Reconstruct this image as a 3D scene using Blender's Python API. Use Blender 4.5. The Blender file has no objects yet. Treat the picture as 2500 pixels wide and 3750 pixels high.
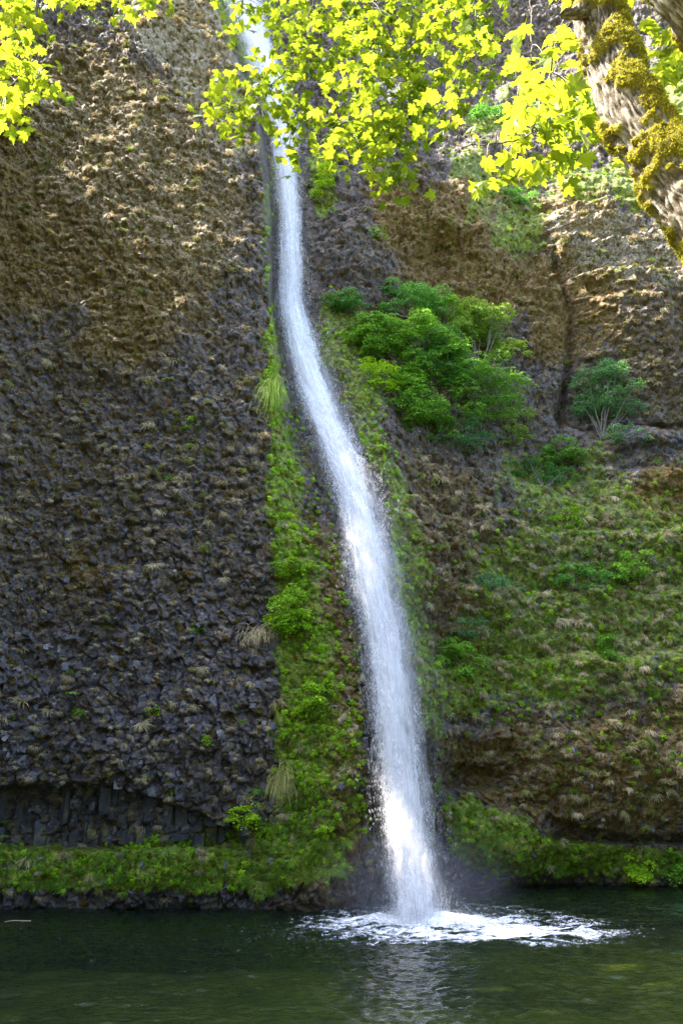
import bpy, math, random
import numpy as np
from mathutils import Vector, Matrix, Euler

random.seed(7)
rng = np.random.default_rng(7)
scene = bpy.context.scene
col = scene.collection

# ------------------------------------------------------------------ camera, sky, sun, exposure
TILT = math.radians(18.16)
CAMZ = 5.4
FPX = 3125.0                      # focal length in photo pixels (photo is 2500 x 3750)
cam_data = bpy.data.cameras.new('camera')
cam = bpy.data.objects.new('camera', cam_data)
col.objects.link(cam)
cam.location = (0, 0, CAMZ)
cam.rotation_euler = (math.radians(90) + TILT, 0, 0)
cam_data.sensor_fit = 'VERTICAL'
cam_data.sensor_height = 36.0
cam_data.sensor_width = 24.0
cam_data.lens = 30.0
cam_data.clip_start = 0.1
cam_data.clip_end = 3000
scene.camera = cam

SUN_ELEV = math.radians(57)
SUN_AZ = math.radians(-86)        # measured from +Y (into the picture), negative = towards the left
world = bpy.data.worlds.new('World')
scene.world = world
world.use_nodes = True
wn = world.node_tree
wn.nodes.clear()
sky = wn.nodes.new('ShaderNodeTexSky')
sky.sky_type = 'NISHITA'
sky.sun_disc = False
sky.sun_elevation = SUN_ELEV
sky.sun_rotation = SUN_AZ
sky.air_density = 0.75
sky.dust_density = 2.5
sky.ozone_density = 0.6
bg = wn.nodes.new('ShaderNodeBackground')
bg.inputs['Strength'].default_value = 0.15
wo = wn.nodes.new('ShaderNodeOutputWorld')
wn.links.new(sky.outputs[0], bg.inputs['Color'])
wn.links.new(bg.outputs[0], wo.inputs['Surface'])

sun_data = bpy.data.lights.new('sun', 'SUN')
sun_data.energy = 3.4
sun_data.angle = math.radians(0.53)
sun_data.color = (1.0, 0.93, 0.82)
sun = bpy.data.objects.new('sun', sun_data)
col.objects.link(sun)
sd = Vector((math.sin(SUN_AZ) * math.cos(SUN_ELEV), math.cos(SUN_AZ) * math.cos(SUN_ELEV), math.sin(SUN_ELEV)))
sun.rotation_euler = sd.to_track_quat('Z', 'Y').to_euler()
sun.location = sd * 120

scene.view_settings.view_transform = 'Standard'
scene.view_settings.look = 'None'
scene.view_settings.gamma = 1.0
scene.view_settings.use_curve_mapping = False
scene.view_settings.exposure = 3.42
scene.render.engine = 'CYCLES'
scene.cycles.max_bounces = 6
scene.cycles.diffuse_bounces = 3
scene.cycles.glossy_bounces = 2
scene.cycles.transmission_bounces = 3
scene.cycles.transparent_max_bounces = 14
scene.cycles.volume_bounces = 0
scene.cycles.use_denoising = True
scene.cycles.denoising_prefilter = 'NONE'
scene.cycles.denoising_input_passes = 'RGB_ALBEDO_NORMAL'
scene.cycles.caustics_reflective = False
scene.cycles.caustics_refractive = False

# ------------------------------------------------------------------ helpers
ST, CT = math.sin(TILT), math.cos(TILT)

def unproject(p, q, Y):
    """point at distance Y (world y) seen at photo pixel (p, q)"""
    p = np.asarray(p, float); q = np.asarray(q, float); Y = np.asarray(Y, float)
    cx = (p - 1250) / FPX
    cy = (1875 - q) / FPX
    s = Y / (CT - cy * ST)
    return np.stack(np.broadcast_arrays(s * cx, Y, CAMZ + s * (ST + cy * CT)), -1)

def vec(p, q, Y):
    return Vector(unproject(p, q, Y).tolist())

def pxsize(q, Y):
    """metres per photo pixel at this place"""
    cy = (1875 - q) / FPX
    return Y / (CT - cy * ST) / FPX

_perm = rng.permutation(512)
_perm = np.concatenate([_perm, _perm, _perm])
_grad = rng.normal(size=(512, 3)); _grad /= np.linalg.norm(_grad, axis=1)[:, None]

def perlin(x, y, z=0.0):
    x, y, z = np.broadcast_arrays(np.asarray(x, float), np.asarray(y, float), np.asarray(z, float))
    xi, yi, zi = np.floor(x).astype(int), np.floor(y).astype(int), np.floor(z).astype(int)
    xf, yf, zf = x - xi, y - yi, z - zi
    u = xf * xf * (3 - 2 * xf); v = yf * yf * (3 - 2 * yf); w = zf * zf * (3 - 2 * zf)
    def g(i, j, k):
        h = _perm[(_perm[(_perm[(xi + i) & 511] + yi + j) & 511] + zi + k) & 511]
        G = _grad[h]
        return G[..., 0] * (xf - i) + G[..., 1] * (yf - j) + G[..., 2] * (zf - k)
    x00 = g(0,0,0) * (1-u) + g(1,0,0) * u
    x10 = g(0,1,0) * (1-u) + g(1,1,0) * u
    x01 = g(0,0,1) * (1-u) + g(1,0,1) * u
    x11 = g(0,1,1) * (1-u) + g(1,1,1) * u
    return ((x00 * (1-v) + x10 * v) * (1-w) + (x01 * (1-v) + x11 * v) * w) * 1.6

def perlin2(x, y, seed=0.0):
    return perlin(x, y, seed * 7.31 + 0.37)

def fbm(x, y, seed=0.0, octaves=4, gain=0.5):
    s = 0; a = 1.0; t = 0
    for o in range(octaves):
        s = s + a * perlin(x * 2 ** o, y * 2 ** o, seed * 3.7 + o * 11.3 + 0.41); t += a; a *= gain
    return s / t

def hash2(i, j, k):
    n = (i * 374761393 + j * 668265263 + k * 982451653) & 0x7fffffff
    n = ((n ^ (n >> 13)) * 1274126177) & 0x7fffffff
    n = (n ^ (n >> 16)) & 0xffffff
    return n / float(0xffffff)

def chunks(x, y, size, seed, tilt=1.0, crack=0.12):
    """broken rock faces: every Voronoi cell is a tilted plane, with a crack round it"""
    x = x / size; y = y / size
    xi, yi = np.floor(x).astype(np.int64), np.floor(y).astype(np.int64)
    b1 = np.full(x.shape, 9.0); b2 = np.full(x.shape, 9.0); h = np.zeros(x.shape)
    for di in (-1, 0, 1):
        for dj in (-1, 0, 1):
            ci, cj = xi + di, yi + dj
            cx = ci + 0.1 + 0.8 * hash2(ci, cj, seed); cy = cj + 0.1 + 0.8 * hash2(ci, cj, seed + 1)
            dx, dy = x - cx, y - cy
            d = np.maximum(np.abs(dx * 1.0 + dy * 0.35), np.abs(dy * 0.85 - dx * 0.3)) * 0.6 + np.sqrt(dx * dx + dy * dy) * 0.4
            a = hash2(ci, cj, seed + 2) - 0.5
            gx = hash2(ci, cj, seed + 3) - 0.5; gy = hash2(ci, cj, seed + 4) - 0.62
            hh = a + tilt * 1.8 * (gx * dx + gy * dy)
            m = d < b1
            b2 = np.where(m, b1, np.minimum(b2, d))
            h = np.where(m, hh, h)
            b1 = np.where(m, d, b1)
    e = np.clip((b2 - b1) / 0.18, 0, 1)
    return h - crack * 4 * (1 - e) ** 2

def smooth(t):
    t = np.clip(t, 0, 1)
    return t * t * (3 - 2 * t)

def curve(pts):
    a = np.array(pts, float)
    return lambda q: np.interp(q, a[:, 0], a[:, 1])

def tag(o, label=None, cat=None, group=None, kind=None):
    if label: o['label'] = label
    if cat: o['category'] = cat
    if group: o['group'] = group
    if kind: o['kind'] = kind
    return o

def make_mesh(name, verts, faces, mat=None, smooth_shade=True, attrs=None):
    """faces: (n,3) or (n,4) int array"""
    verts = np.asarray(verts, np.float32); faces = np.asarray(faces, np.int32)
    me = bpy.data.meshes.new(name)
    me.vertices.add(len(verts)); me.vertices.foreach_set('co', verts.ravel())
    k = faces.shape[1]
    me.loops.add(faces.size); me.loops.foreach_set('vertex_index', faces.ravel())
    me.polygons.add(len(faces))
    me.polygons.foreach_set('loop_start', np.arange(0, faces.size, k, dtype=np.int32))
    me.polygons.foreach_set('use_smooth', np.full(len(faces), smooth_shade))
    me.update(calc_edges=True)
    if attrs:
        for n, v in attrs.items():
            v = np.asarray(v, np.float32)
            if v.ndim == 1:
                at = me.attributes.new(n, 'FLOAT', 'POINT'); at.data.foreach_set('value', v)
            elif v.shape[1] == 4:
                at = me.attributes.new(n, 'FLOAT_COLOR', 'POINT'); at.data.foreach_set('color', v.ravel())
            else:
                at = me.attributes.new(n, 'FLOAT_VECTOR', 'POINT'); at.data.foreach_set('vector', v.ravel())
    if mat: me.materials.append(mat)
    return me

def link(name, me, parent=None, loc=None):
    o = bpy.data.objects.new(name, me)
    col.objects.link(o)
    if parent is not None:
        o.parent = parent
        if parent.location.length > 0:
            o.matrix_parent_inverse = Matrix.Translation(-parent.location)
    if loc is not None: o.location = loc
    return o

def empty(name, loc):
    o = bpy.data.objects.new(name, None)
    o.empty_display_size = 0.2
    col.objects.link(o); o.location = loc
    return o

class MB:
    def __init__(s): s.v = []; s.f = []; s.n = 0; s.a = []
    def add(s, v, f, a=None):
        v = np.asarray(v, float)
        s.v.append(v); s.f.append(np.asarray(f) + s.n); s.n += len(v)
        if a is not None: s.a.append(np.full(len(v), a) if np.isscalar(a) else np.asarray(a))
    def mesh(s, name, mat, sm=True):
        fs = np.concatenate(s.f)
        return make_mesh(name, np.concatenate(s.v), fs, mat, sm, {'tint': np.concatenate(s.a)} if s.a else None)

def tube(mb, pts, rad, n=6, a=None):
    """quads round a polyline"""
    pts = np.asarray(pts, float); rad = np.broadcast_to(np.asarray(rad, float), (len(pts),))
    t = np.gradient(pts, axis=0); t /= np.linalg.norm(t, axis=1)[:, None] + 1e-9
    ref = np.array([0.31, 0.2, 0.93])
    s = np.cross(t, ref); s /= np.linalg.norm(s, axis=1)[:, None] + 1e-9
    u = np.cross(s, t)
    th = np.linspace(0, 2 * np.pi, n, endpoint=False)
    v = pts[:, None] + rad[:, None, None] * (np.cos(th)[None, :, None] * s[:, None] + np.sin(th)[None, :, None] * u[:, None])
    m = len(pts)
    i = np.arange(m - 1)[:, None] * n; j = np.arange(n)[None]; k = (j + 1) % n
    f = np.stack([i + j, i + k, i + n + k, i + n + j], -1).reshape(-1, 4)
    mb.add(v.reshape(-1, 3), f, a)

# ------------------------------------------------------------------ materials
def new_mat(name):
    m = bpy.data.materials.new(name); m.use_nodes = True
    nt = m.node_tree; nt.nodes.clear()
    return m, nt

class NT:
    def __init__(s, nt): s.nt = nt
    def n(s, t, **kw):
        nd = s.nt.nodes.new(t)
        for k, v in kw.items(): setattr(nd, k, v)
        return nd
    def l(s, a, b): s.nt.links.new(a, b)
    def math(s, op, a, b=None, c=None, clamp=False):
        nd = s.n('ShaderNodeMath', operation=op, use_clamp=clamp)
        for i, x in enumerate((a, b, c)):
            if x is None: continue
            if isinstance(x, (int, float)): nd.inputs[i].default_value = x
            else: s.l(x, nd.inputs[i])
        return nd.outputs[0]
    def noise(s, vec, scale, detail=3, rough=0.55, dist=0.0):
        nd = s.n('ShaderNodeTexNoise')
        nd.inputs['Scale'].default_value = scale; nd.inputs['Detail'].default_value = detail
        nd.inputs['Roughness'].default_value = rough; nd.inputs['Distortion'].default_value = dist
        if vec is not None: s.l(vec, nd.inputs['Vector'])
        return nd.outputs['Fac']
    def ramp(s, fac, stops, interp='LINEAR'):
        nd = s.n('ShaderNodeValToRGB'); r = nd.color_ramp; r.interpolation = interp
        while len(r.elements) < len(stops): r.elements.new(0.5)
        for e, (p, c) in zip(r.elements, stops):
            e.position = p
            e.color = (c, c, c, 1) if isinstance(c, (int, float)) else (*c, 1)
        s.l(fac, nd.inputs[0])
        return nd.outputs['Color']
    def mix(s, fac, a, b, mode='MIX'):
        nd = s.n('ShaderNodeMix', data_type='RGBA', blend_type=mode)
        for i, x in ((0, fac), (6, a), (7, b)):
            if isinstance(x, (int, float)): nd.inputs[i].default_value = x if i == 0 else (x, x, x, 1)
            elif isinstance(x, tuple): nd.inputs[i].default_value = (*x, 1)
            else: s.l(x, nd.inputs[i])
        return nd.outputs[2]
    def attr(s, name, kind='GEOMETRY'):
        nd = s.n('ShaderNodeAttribute', attribute_name=name, attribute_type=kind)
        return nd

def foliage_mat(name, cols, rough=0.55, trans=0.35, spec=0.25, vary=0.4, tcol=None):
    """leaf material: colour ramp over a random value per instance/leaf plus patches in space"""
    m, nt = new_mat(name); t = NT(nt)
    oi = t.n('ShaderNodeObjectInfo'); geo = t.n('ShaderNodeNewGeometry')
    big = t.noise(geo.outputs['Position'], 1.3, 4, 0.7)
    r = t.math('ADD', t.math('MULTIPLY', oi.outputs['Random'], vary), t.math('MULTIPLY', geo.outputs['Random Per Island'], 1 - vary))
    r = t.math('ADD', t.math('MULTIPLY', r, 0.5), t.math('MULTIPLY', big, 0.5))
    n = len(cols)
    c = t.ramp(r, [(0.18 + 0.64 * i / (n - 1), cc) for i, cc in enumerate(cols)])
    d = t.n('ShaderNodeBsdfPrincipled'); d.inputs['Roughness'].default_value = rough
    d.inputs['Specular IOR Level'].default_value = spec
    t.l(c, d.inputs['Base Color'])
    tr = t.n('ShaderNodeBsdfTranslucent')
    tc = t.mix(0.75, c, tcol or (0.9, 1.0, 0.25), 'MULTIPLY')
    g = t.n('ShaderNodeGamma'); t.l(tc, g.inputs[0]); g.inputs[1].default_value = 0.8
    t.l(g.outputs[0], tr.inputs['Color'])
    mx = t.n('ShaderNodeMixShader'); mx.inputs[0].default_value = trans
    t.l(d.outputs[0], mx.inputs[1]); t.l(tr.outputs[0], mx.inputs[2])
    out = t.n('ShaderNodeOutputMaterial'); t.l(mx.outputs[0], out.inputs['Surface'])
    return m

def simple_mat(name, stops, scale=8, rough=0.8, bump=0.3, bscale=30, coords='Object', spec=0.3):
    m, nt = new_mat(name); t = NT(nt)
    tc = t.n('ShaderNodeTexCoord')
    v = tc.outputs[coords]
    c = t.ramp(t.noise(v, scale, 4), stops)
    d = t.n('ShaderNodeBsdfPrincipled'); d.inputs['Roughness'].default_value = rough
    d.inputs['Specular IOR Level'].default_value = spec
    t.l(c, d.inputs['Base Color'])
    b = t.n('ShaderNodeBump'); b.inputs['Strength'].default_value = bump; b.inputs['Distance'].default_value = 0.02
    t.l(t.noise(v, bscale, 5), b.inputs['Height']); t.l(b.outputs[0], d.inputs['Normal'])
    out = t.n('ShaderNodeOutputMaterial'); t.l(d.outputs[0], out.inputs['Surface'])
    return m

ROCK_STOPS = [(0.30, (0.009, 0.008, 0.010)), (0.44, (0.032, 0.028, 0.034)), (0.56, (0.078, 0.067, 0.076)), (0.70, (0.20, 0.18, 0.19))]  # tones spread wide to paint crevice contrast into the rock colour

def cliff_material():
    m, nt = new_mat('cliff_rock'); t = NT(nt)
    geo = t.n('ShaderNodeNewGeometry'); P = geo.outputs['Position']
    a = t.attr('cover'); sep = t.n('ShaderNodeSeparateColor'); t.l(a.outputs['Color'], sep.inputs[0])
    moss, green, dry = sep.outputs[0], sep.outputs[1], sep.outputs[2]
    wet = a.outputs['Alpha']
    n1 = t.noise(P, 0.9, 3); n2 = t.noise(P, 3.4, 5, 0.65); n3 = t.noise(P, 13, 5, 0.7)
    vor = t.n('ShaderNodeTexVoronoi'); vor.inputs['Scale'].default_value = 3.2; t.l(P, vor.inputs['Vector'])
    vr = t.n('ShaderNodeSeparateColor'); t.l(vor.outputs['Color'], vr.inputs[0])
    f = t.math('ADD', t.math('MULTIPLY', n2, 0.40), t.math('MULTIPLY', n3, 0.36))
    f = t.math('ADD', f, t.math('MULTIPLY', vr.outputs[0], 0.24))
    rock = t.ramp(f, ROCK_STOPS)
    # rusty and pale lichen stains
    rock = t.mix(t.ramp(t.noise(P, 1.7, 5, 0.7), [(0.50, 0), (0.66, 0.75)]), rock, (0.075, 0.047, 0.030))
    rock = t.mix(t.ramp(t.noise(P, 5.5, 4, 0.75), [(0.58, 0), (0.7, 0.6)]), rock, (0.20, 0.19, 0.19))
    # moss: brown-olive
    mcol = t.ramp(t.noise(P, 4.5, 5, 0.7), [(0.3, (0.030, 0.014, 0.004)), (0.45, (0.090, 0.044, 0.006)), (0.57, (0.135, 0.085, 0.010)), (0.72, (0.24, 0.19, 0.02))])
    gcol = t.ramp(t.noise(P, 3.7, 5, 0.7), [(0.3, (0.018, 0.032, 0.004)), (0.45, (0.075, 0.105, 0.006)), (0.57, (0.17, 0.20, 0.008)), (0.72, (0.30, 0.30, 0.015))])
    dcol = t.ramp(t.noise(P, 6.0, 5, 0.75), [(0.3, (0.10, 0.075, 0.045)), (0.5, (0.26, 0.21, 0.14)), (0.7, (0.42, 0.36, 0.25))])
    def cover(mask, nz, lo=0.18):
        s = t.math('ADD', mask, t.math('MULTIPLY', t.math('SUBTRACT', nz, 0.5), 1.9))
        return t.ramp(s, [(0.42, 0), (0.58, 0.95)])
    nm = t.math('ADD', t.math('MULTIPLY', n2, 0.5), t.math('MULTIPLY', n3, 0.5))
    c = t.mix(cover(moss, nm), rock, mcol)
    c = t.mix(cover(t.math('MULTIPLY', t.math('POWER', dry, 2.0), 0.85), t.math('ADD', t.math('MULTIPLY', t.noise(P, 5.1, 4, 0.7), 0.6), t.math('MULTIPLY', n3, 0.4))), c, dcol)
    c = t.mix(cover(t.math('MULTIPLY', green, t.math('ADD', 0.5, t.math('MULTIPLY', green, 0.4))), t.math('ADD', t.math('MULTIPLY', t.noise(P, 2.3, 5, 0.7), 0.6), t.math('MULTIPLY', n3, 0.4))), c, gcol)
    c = t.mix(t.math('MULTIPLY', wet, 0.6), c, (0.35, 0.35, 0.4), 'MULTIPLY')
    d = t.n('ShaderNodeBsdfPrincipled')
    t.l(c, d.inputs['Base Color'])
    t.l(t.math('SUBTRACT', 0.78, t.math('MULTIPLY', wet, 0.45)), d.inputs['Roughness'])
    d.inputs['Specular IOR Level'].default_value = 0.45
    b = t.n('ShaderNodeBump'); b.inputs['Strength'].default_value = 0.9; b.inputs['Distance'].default_value = 0.12
    v2 = t.n('ShaderNodeTexVoronoi', feature='F1'); v2.inputs['Scale'].default_value = 5.5; t.l(P, v2.inputs['Vector'])
    hgt = t.math('ADD', t.math('MULTIPLY', n3, 0.9), t.math('MULTIPLY', v2.outputs['Distance'], -0.6))
    t.l(hgt, b.inputs['Height']); t.l(b.outputs[0], d.inputs['Normal'])
    out = t.n('ShaderNodeOutputMaterial'); t.l(d.outputs[0], out.inputs['Surface'])
    return m

M_cliff = cliff_material()
def rock_mat():
    m, nt = new_mat('basalt'); t = NT(nt)
    geo = t.n('ShaderNodeNewGeometry'); P = geo.outputs['Position']; oi = t.n('ShaderNodeObjectInfo')
    f = t.math('ADD', t.math('MULTIPLY', t.noise(P, 7, 5, 0.7), 0.7), t.math('MULTIPLY', oi.outputs['Random'], 0.3))
    c = t.ramp(f, ROCK_STOPS)
    c = t.mix(t.ramp(t.noise(P, 2.1, 4, 0.7), [(0.52, 0), (0.66, 0.6)]), c, (0.075, 0.047, 0.030))
    d = t.n('ShaderNodeBsdfPrincipled'); d.inputs['Roughness'].default_value = 0.62
    d.inputs['Specular IOR Level'].default_value = 0.5
    t.l(c, d.inputs['Base Color'])
    b = t.n('ShaderNodeBump'); b.inputs['Strength'].default_value = 0.6; b.inputs['Distance'].default_value = 0.05
    t.l(t.noise(P, 16, 4, 0.7), b.inputs['Height']); t.l(b.outputs[0], d.inputs['Normal'])
    out = t.n('ShaderNodeOutputMaterial'); t.l(d.outputs[0], out.inputs['Surface'])
    return m
M_rock = rock_mat()
M_dry = foliage_mat('dry_grass', [(0.09, 0.058, 0.024), (0.24, 0.175, 0.085), (0.46, 0.37, 0.21), (0.70, 0.60, 0.40)], trans=0.25, tcol=(1, 0.95, 0.8), spec=0.1)
M_olive = foliage_mat('olive_grass', [(0.05, 0.048, 0.012), (0.11, 0.115, 0.025), (0.24, 0.23, 0.06), (0.50, 0.46, 0.20)], trans=0.3, spec=0.1)
M_green = foliage_mat('green_grass', [(0.03, 0.06, 0.008), (0.09, 0.16, 0.015), (0.20, 0.31, 0.03), (0.38, 0.46, 0.07)], trans=0.35, spec=0.15)
M_moss = foliage_mat('brown_moss', [(0.030, 0.014, 0.004), (0.085, 0.042, 0.005), (0.135, 0.085, 0.010), (0.24, 0.19, 0.02)], trans=0.1, spec=0.05)
M_gmoss = foliage_mat('green_moss', [(0.03, 0.045, 0.003), (0.10, 0.12, 0.005), (0.20, 0.22, 0.007), (0.33, 0.31, 0.012)], trans=0.15, spec=0.1)
M_leafy = foliage_mat('bright_leaves', [(0.06, 0.15, 0.006), (0.16, 0.32, 0.008), (0.30, 0.48, 0.010), (0.46, 0.60, 0.02)], trans=0.4, spec=0.25)
M_shrubd = foliage_mat('dark_leaves', [(0.014, 0.06, 0.014), (0.05, 0.17, 0.03), (0.11, 0.30, 0.05), (0.20, 0.43, 0.07)], trans=0.4)
M_shrubm = foliage_mat('mid_leaves', [(0.025, 0.075, 0.008), (0.085, 0.21, 0.015), (0.18, 0.37, 0.028), (0.33, 0.54, 0.045)], trans=0.4)
M_shrubl = foliage_mat('light_leaves', [(0.05, 0.09, 0.02), (0.13, 0.22, 0.03), (0.26, 0.38, 0.045), (0.55, 0.58, 0.08)], trans=0.45)
M_shrubb = foliage_mat('bluish_leaves', [(0.02, 0.06, 0.025), (0.055, 0.15, 0.055), (0.11, 0.25, 0.09), (0.25, 0.38, 0.12)], trans=0.4)
M_red = foliage_mat('withered_leaves', [(0.06, 0.025, 0.012), (0.12, 0.05, 0.025), (0.17, 0.10, 0.05)], trans=0.3)
M_wood = simple_mat('twig_bark', [(0.3, (0.05, 0.04, 0.03)), (0.7, (0.16, 0.14, 0.11))], 12)
M_ground = simple_mat('forest_ground', [(0.3, (0.03, 0.028, 0.015)), (0.7, (0.09, 0.08, 0.04))], 1.2, coords='Object')

# ------------------------------------------------------------------ the cliffs
eL = curve([(-800, 640), (-60, 760), (0, 775), (240, 855), (480, 945), (800, 968), (1000, 978), (1350, 985), (2000, 990), (2400, 1010), (2700, 1030), (2900, 1020), (3100, 1040), (3700, 1100)])
wL = curve([(-800, 700), (-60, 770), (0, 785), (160, 858), (430, 950), (620, 988), (800, 1003), (1115, 1001), (1180, 1012), (1355, 1045), (1515, 1100), (1675, 1160), (1830, 1215), (1990, 1245), (2150, 1272), (2390, 1318), (2630, 1350), (2870, 1372), (3110, 1395), (3290, 1408), (3700, 1415)])
wR = curve([(-800, 900), (-60, 990), (0, 1000), (160, 1025), (430, 1120), (620, 1100), (800, 1118), (1115, 1132), (1355, 1205), (1515, 1268), (1675, 1330), (1830, 1385), (1990, 1430), (2150, 1458), (2390, 1500), (2630, 1530), (2870, 1562), (3110, 1594), (3290, 1622), (3700, 1640)])
Wd = curve([(-800, 66), (0, 61.5), (600, 57), (1100, 54), (1500, 51), (2000, 47.3), (2600, 44.2), (3200, 42.2), (3400, 41.3)])

def tps(ctrl):
    c = np.array(ctrl, float); X = c[:, :2] / 1000.0; n = len(X)
    def k(r2): return 0.5 * r2 * np.log(r2 + 1e-9)
    A = k(((X[:, None] - X[None]) ** 2).sum(-1)) + np.eye(n) * 2e-4
    P = np.hstack([np.ones((n, 1)), X])
    S = np.block([[A, P], [P.T, np.zeros((3, 3))]])
    w = np.linalg.solve(S, np.concatenate([c[:, 2], np.zeros(3)]))
    def f(p, q):
        p = np.asarray(p, float) / 1000; q = np.asarray(q, float) / 1000
        s = w[n] + w[n + 1] * p + w[n + 2] * q
        for i in range(n):
            s = s + w[i] * k((p - X[i, 0]) ** 2 + (q - X[i, 1]) ** 2)
        return s
    return f

DL_c = [(-1500, -800, 46), (0, -800, 62), (900, -800, 64), (0, 0, 54), (500, 0, 54.6), (800, 0, 56.5), (1000, 0, 59), (0, 600, 51), (500, 600, 50.8), (900, 600, 52.3),
        (-1500, 0, 32), (-600, -100, 49), (-1500, 1500, 30), (-1500, 3000, 30), (-600, 600, 45), (-600, 2000, 38.5), (-600, 3000, 38), (0, 1100, 49), (500, 1100, 48.5), (950, 1100, 49.8), (0, 1700, 47.5), (500, 1700, 47.0), (980, 1700, 47.8),  # far-left points pull an unseen spur forward to shade the falls
        (0, 2300, 46.2), (500, 2300, 45.7), (1000, 2300, 46.4), (1300, 2300, 46.3), (0, 2800, 45.0), (400, 2800, 44.9), (800, 2800, 44.7), (1000, 2800, 45.4), (1300, 2800, 45.4),
        (0, 3050, 45.6), (400, 3050, 45.6), (800, 3050, 45.2), (1000, 3050, 45.0), (1300, 3100, 44.9), (0, 3200, 45.0), (500, 3200, 45.0), (1000, 3200, 44.9), (1300, 3250, 44.4),
        (0, 3325, 45.4), (600, 3325, 45.5), (1000, 3325, 45.2), (1300, 3325, 44.7), (-1500, 3700, 30), (0, 3700, 45), (1300, 3700, 44.5), (2500, 1500, 60), (2500, 3000, 50), (2500, 0, 66)]
DR_c = [(1000, -800, 84), (2500, -800, 92), (4000, -800, 90), (1200, 0, 70), (1500, 0, 75), (2000, 0, 78), (2500, 0, 76), (1500, 250, 72), (2000, 280, 76), (1650, 400, 70), (2100, 420, 71), (2500, 380, 70),
        (1250, 400, 61), (1450, 480, 60.5), (1500, 620, 58.6), (1300, 700, 57.3), (1600, 760, 57.4), (1770, 830, 58.8), (1850, 690, 64.5), (1600, 935, 59.6), (1400, 560, 59.5), (1650, 600, 61.5), (1900, 560, 67), (2200, 600, 67.5), (2500, 600, 66), (1950, 905, 62.6), (2080, 790, 61.6), (2000, 700, 66), (2300, 780, 63), (2500, 780, 63),
        (1250, 1000, 55.5), (1500, 1000, 57.3), (1800, 1000, 59), (2100, 1000, 60.6), (2400, 1000, 59.7), (1300, 1400, 53.6), (1500, 1400, 55.5), (1800, 1400, 58), (2080, 1400, 60.6), (2400, 1350, 59.2),
        (1400, 1600, 52.5), (1700, 1600, 56.8), (2100, 1560, 60.6), (2500, 1560, 60.2), (2300, 1720, 58), (2500, 1720, 57.8), (1500, 1900, 50.6), (1650, 1900, 53), (1900, 1900, 55.5), (2500, 1900, 56.9),
        (1450, 2300, 48), (1600, 2300, 51.3), (1900, 2300, 54.3), (2500, 2300, 55.2), (1500, 2700, 47), (1620, 2700, 51), (1900, 2700, 53.3), (2500, 2700, 53.8), (1650, 2850, 52.7), (1900, 2850, 54), (2300, 2850, 52.8), (2500, 2900, 53.0),
        (1500, 3000, 48), (1650, 3000, 52.2), (1750, 2960, 52.6), (1850, 3010, 52.8), (2200, 2980, 53.0), (2100, 3080, 54.6), (2500, 3080, 55.6), (1500, 3150, 49), (1650, 3150, 53.0), (1750, 3100, 52.4), (1900, 3150, 53.4), (2500, 3170, 55.6), (1700, 3240, 56.3), (2100, 3240, 56.4), (2500, 3240, 56.5),
        (1500, 3240, 50), (2000, 3700, 57), (4000, 0, 70), (4000, 1500, 52), (4000, 3000, 50), (4000, 3700, 50), (1100, 600, 58.6), (1080, 1100, 55.6), (1150, 1400, 53.4), (1250, 1700, 50.9), (1350, 2000, 48.6), (1400, 2400, 47), (1450, 2800, 46), (1500, 3200, 46.5), (1500, 3700, 46.5), (900, 200, 63), (500, 1500, 50), (500, 3000, 46)]
fDL, fDR = tps(DL_c), tps(DR_c)

cols_p = np.concatenate([np.linspace(-1900, -150, 28)[:-1], np.linspace(-150, 2650, 700), np.linspace(2650, 4300, 28)[1:]])
rows_q = np.concatenate([np.linspace(-420, -80, 14)[:-1], np.linspace(-80, 3400, 900), np.linspace(3400, 3700, 12)[1:]])
gp = np.arange(-1950, 4400, 25.0); gq = np.arange(-850, 3750, 25.0)
GP, GQ = np.meshgrid(gp, gq)

def bilin(G, p, q):
    u = np.clip((np.asarray(p) - gp[0]) / 25.0, 0, len(gp) - 1.001); v = np.clip((np.asarray(q) - gq[0]) / 25.0, 0, len(gq) - 1.001)
    i = v.astype(int); j = u.astype(int); a = u - j; b = v - i
    return (G[i, j] * (1 - a) + G[i, j + 1] * a) * (1 - b) + (G[i + 1, j] * (1 - a) + G[i + 1, j + 1] * a) * b

GL, GR = fDL(GP, GQ), fDR(GP, GQ)

# masks of what grows where
def poly(pts, soft):
    pts = np.array(pts, float); x, y = GP, GQ
    inside = np.zeros(x.shape, bool); d = np.full(x.shape, 1e9)
    n = len(pts)
    for i in range(n):
        x1, y1 = pts[i]; x2, y2 = pts[(i + 1) % n]
        c = ((y1 > y) != (y2 > y)) & (x < (x2 - x1) * (y - y1) / (y2 - y1 + 1e-9) + x1)
        inside ^= c
        t = np.clip(((x - x1) * (x2 - x1) + (y - y1) * (y2 - y1)) / ((x2 - x1) ** 2 + (y2 - y1) ** 2 + 1e-9), 0, 1)
        d = np.minimum(d, np.hypot(x - x1 - t * (x2 - x1), y - y1 - t * (y2 - y1)))
    sdst = np.where(inside, d, -d)
    return smooth(sdst / (2 * soft) + 0.5)

def build_mask(items, base=0.0):
    M = np.full(GP.shape, base)
    for pts, soft, val in items:
        m = poly(pts, soft)
        M = M * (1 - m) + val * m
    return M

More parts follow.
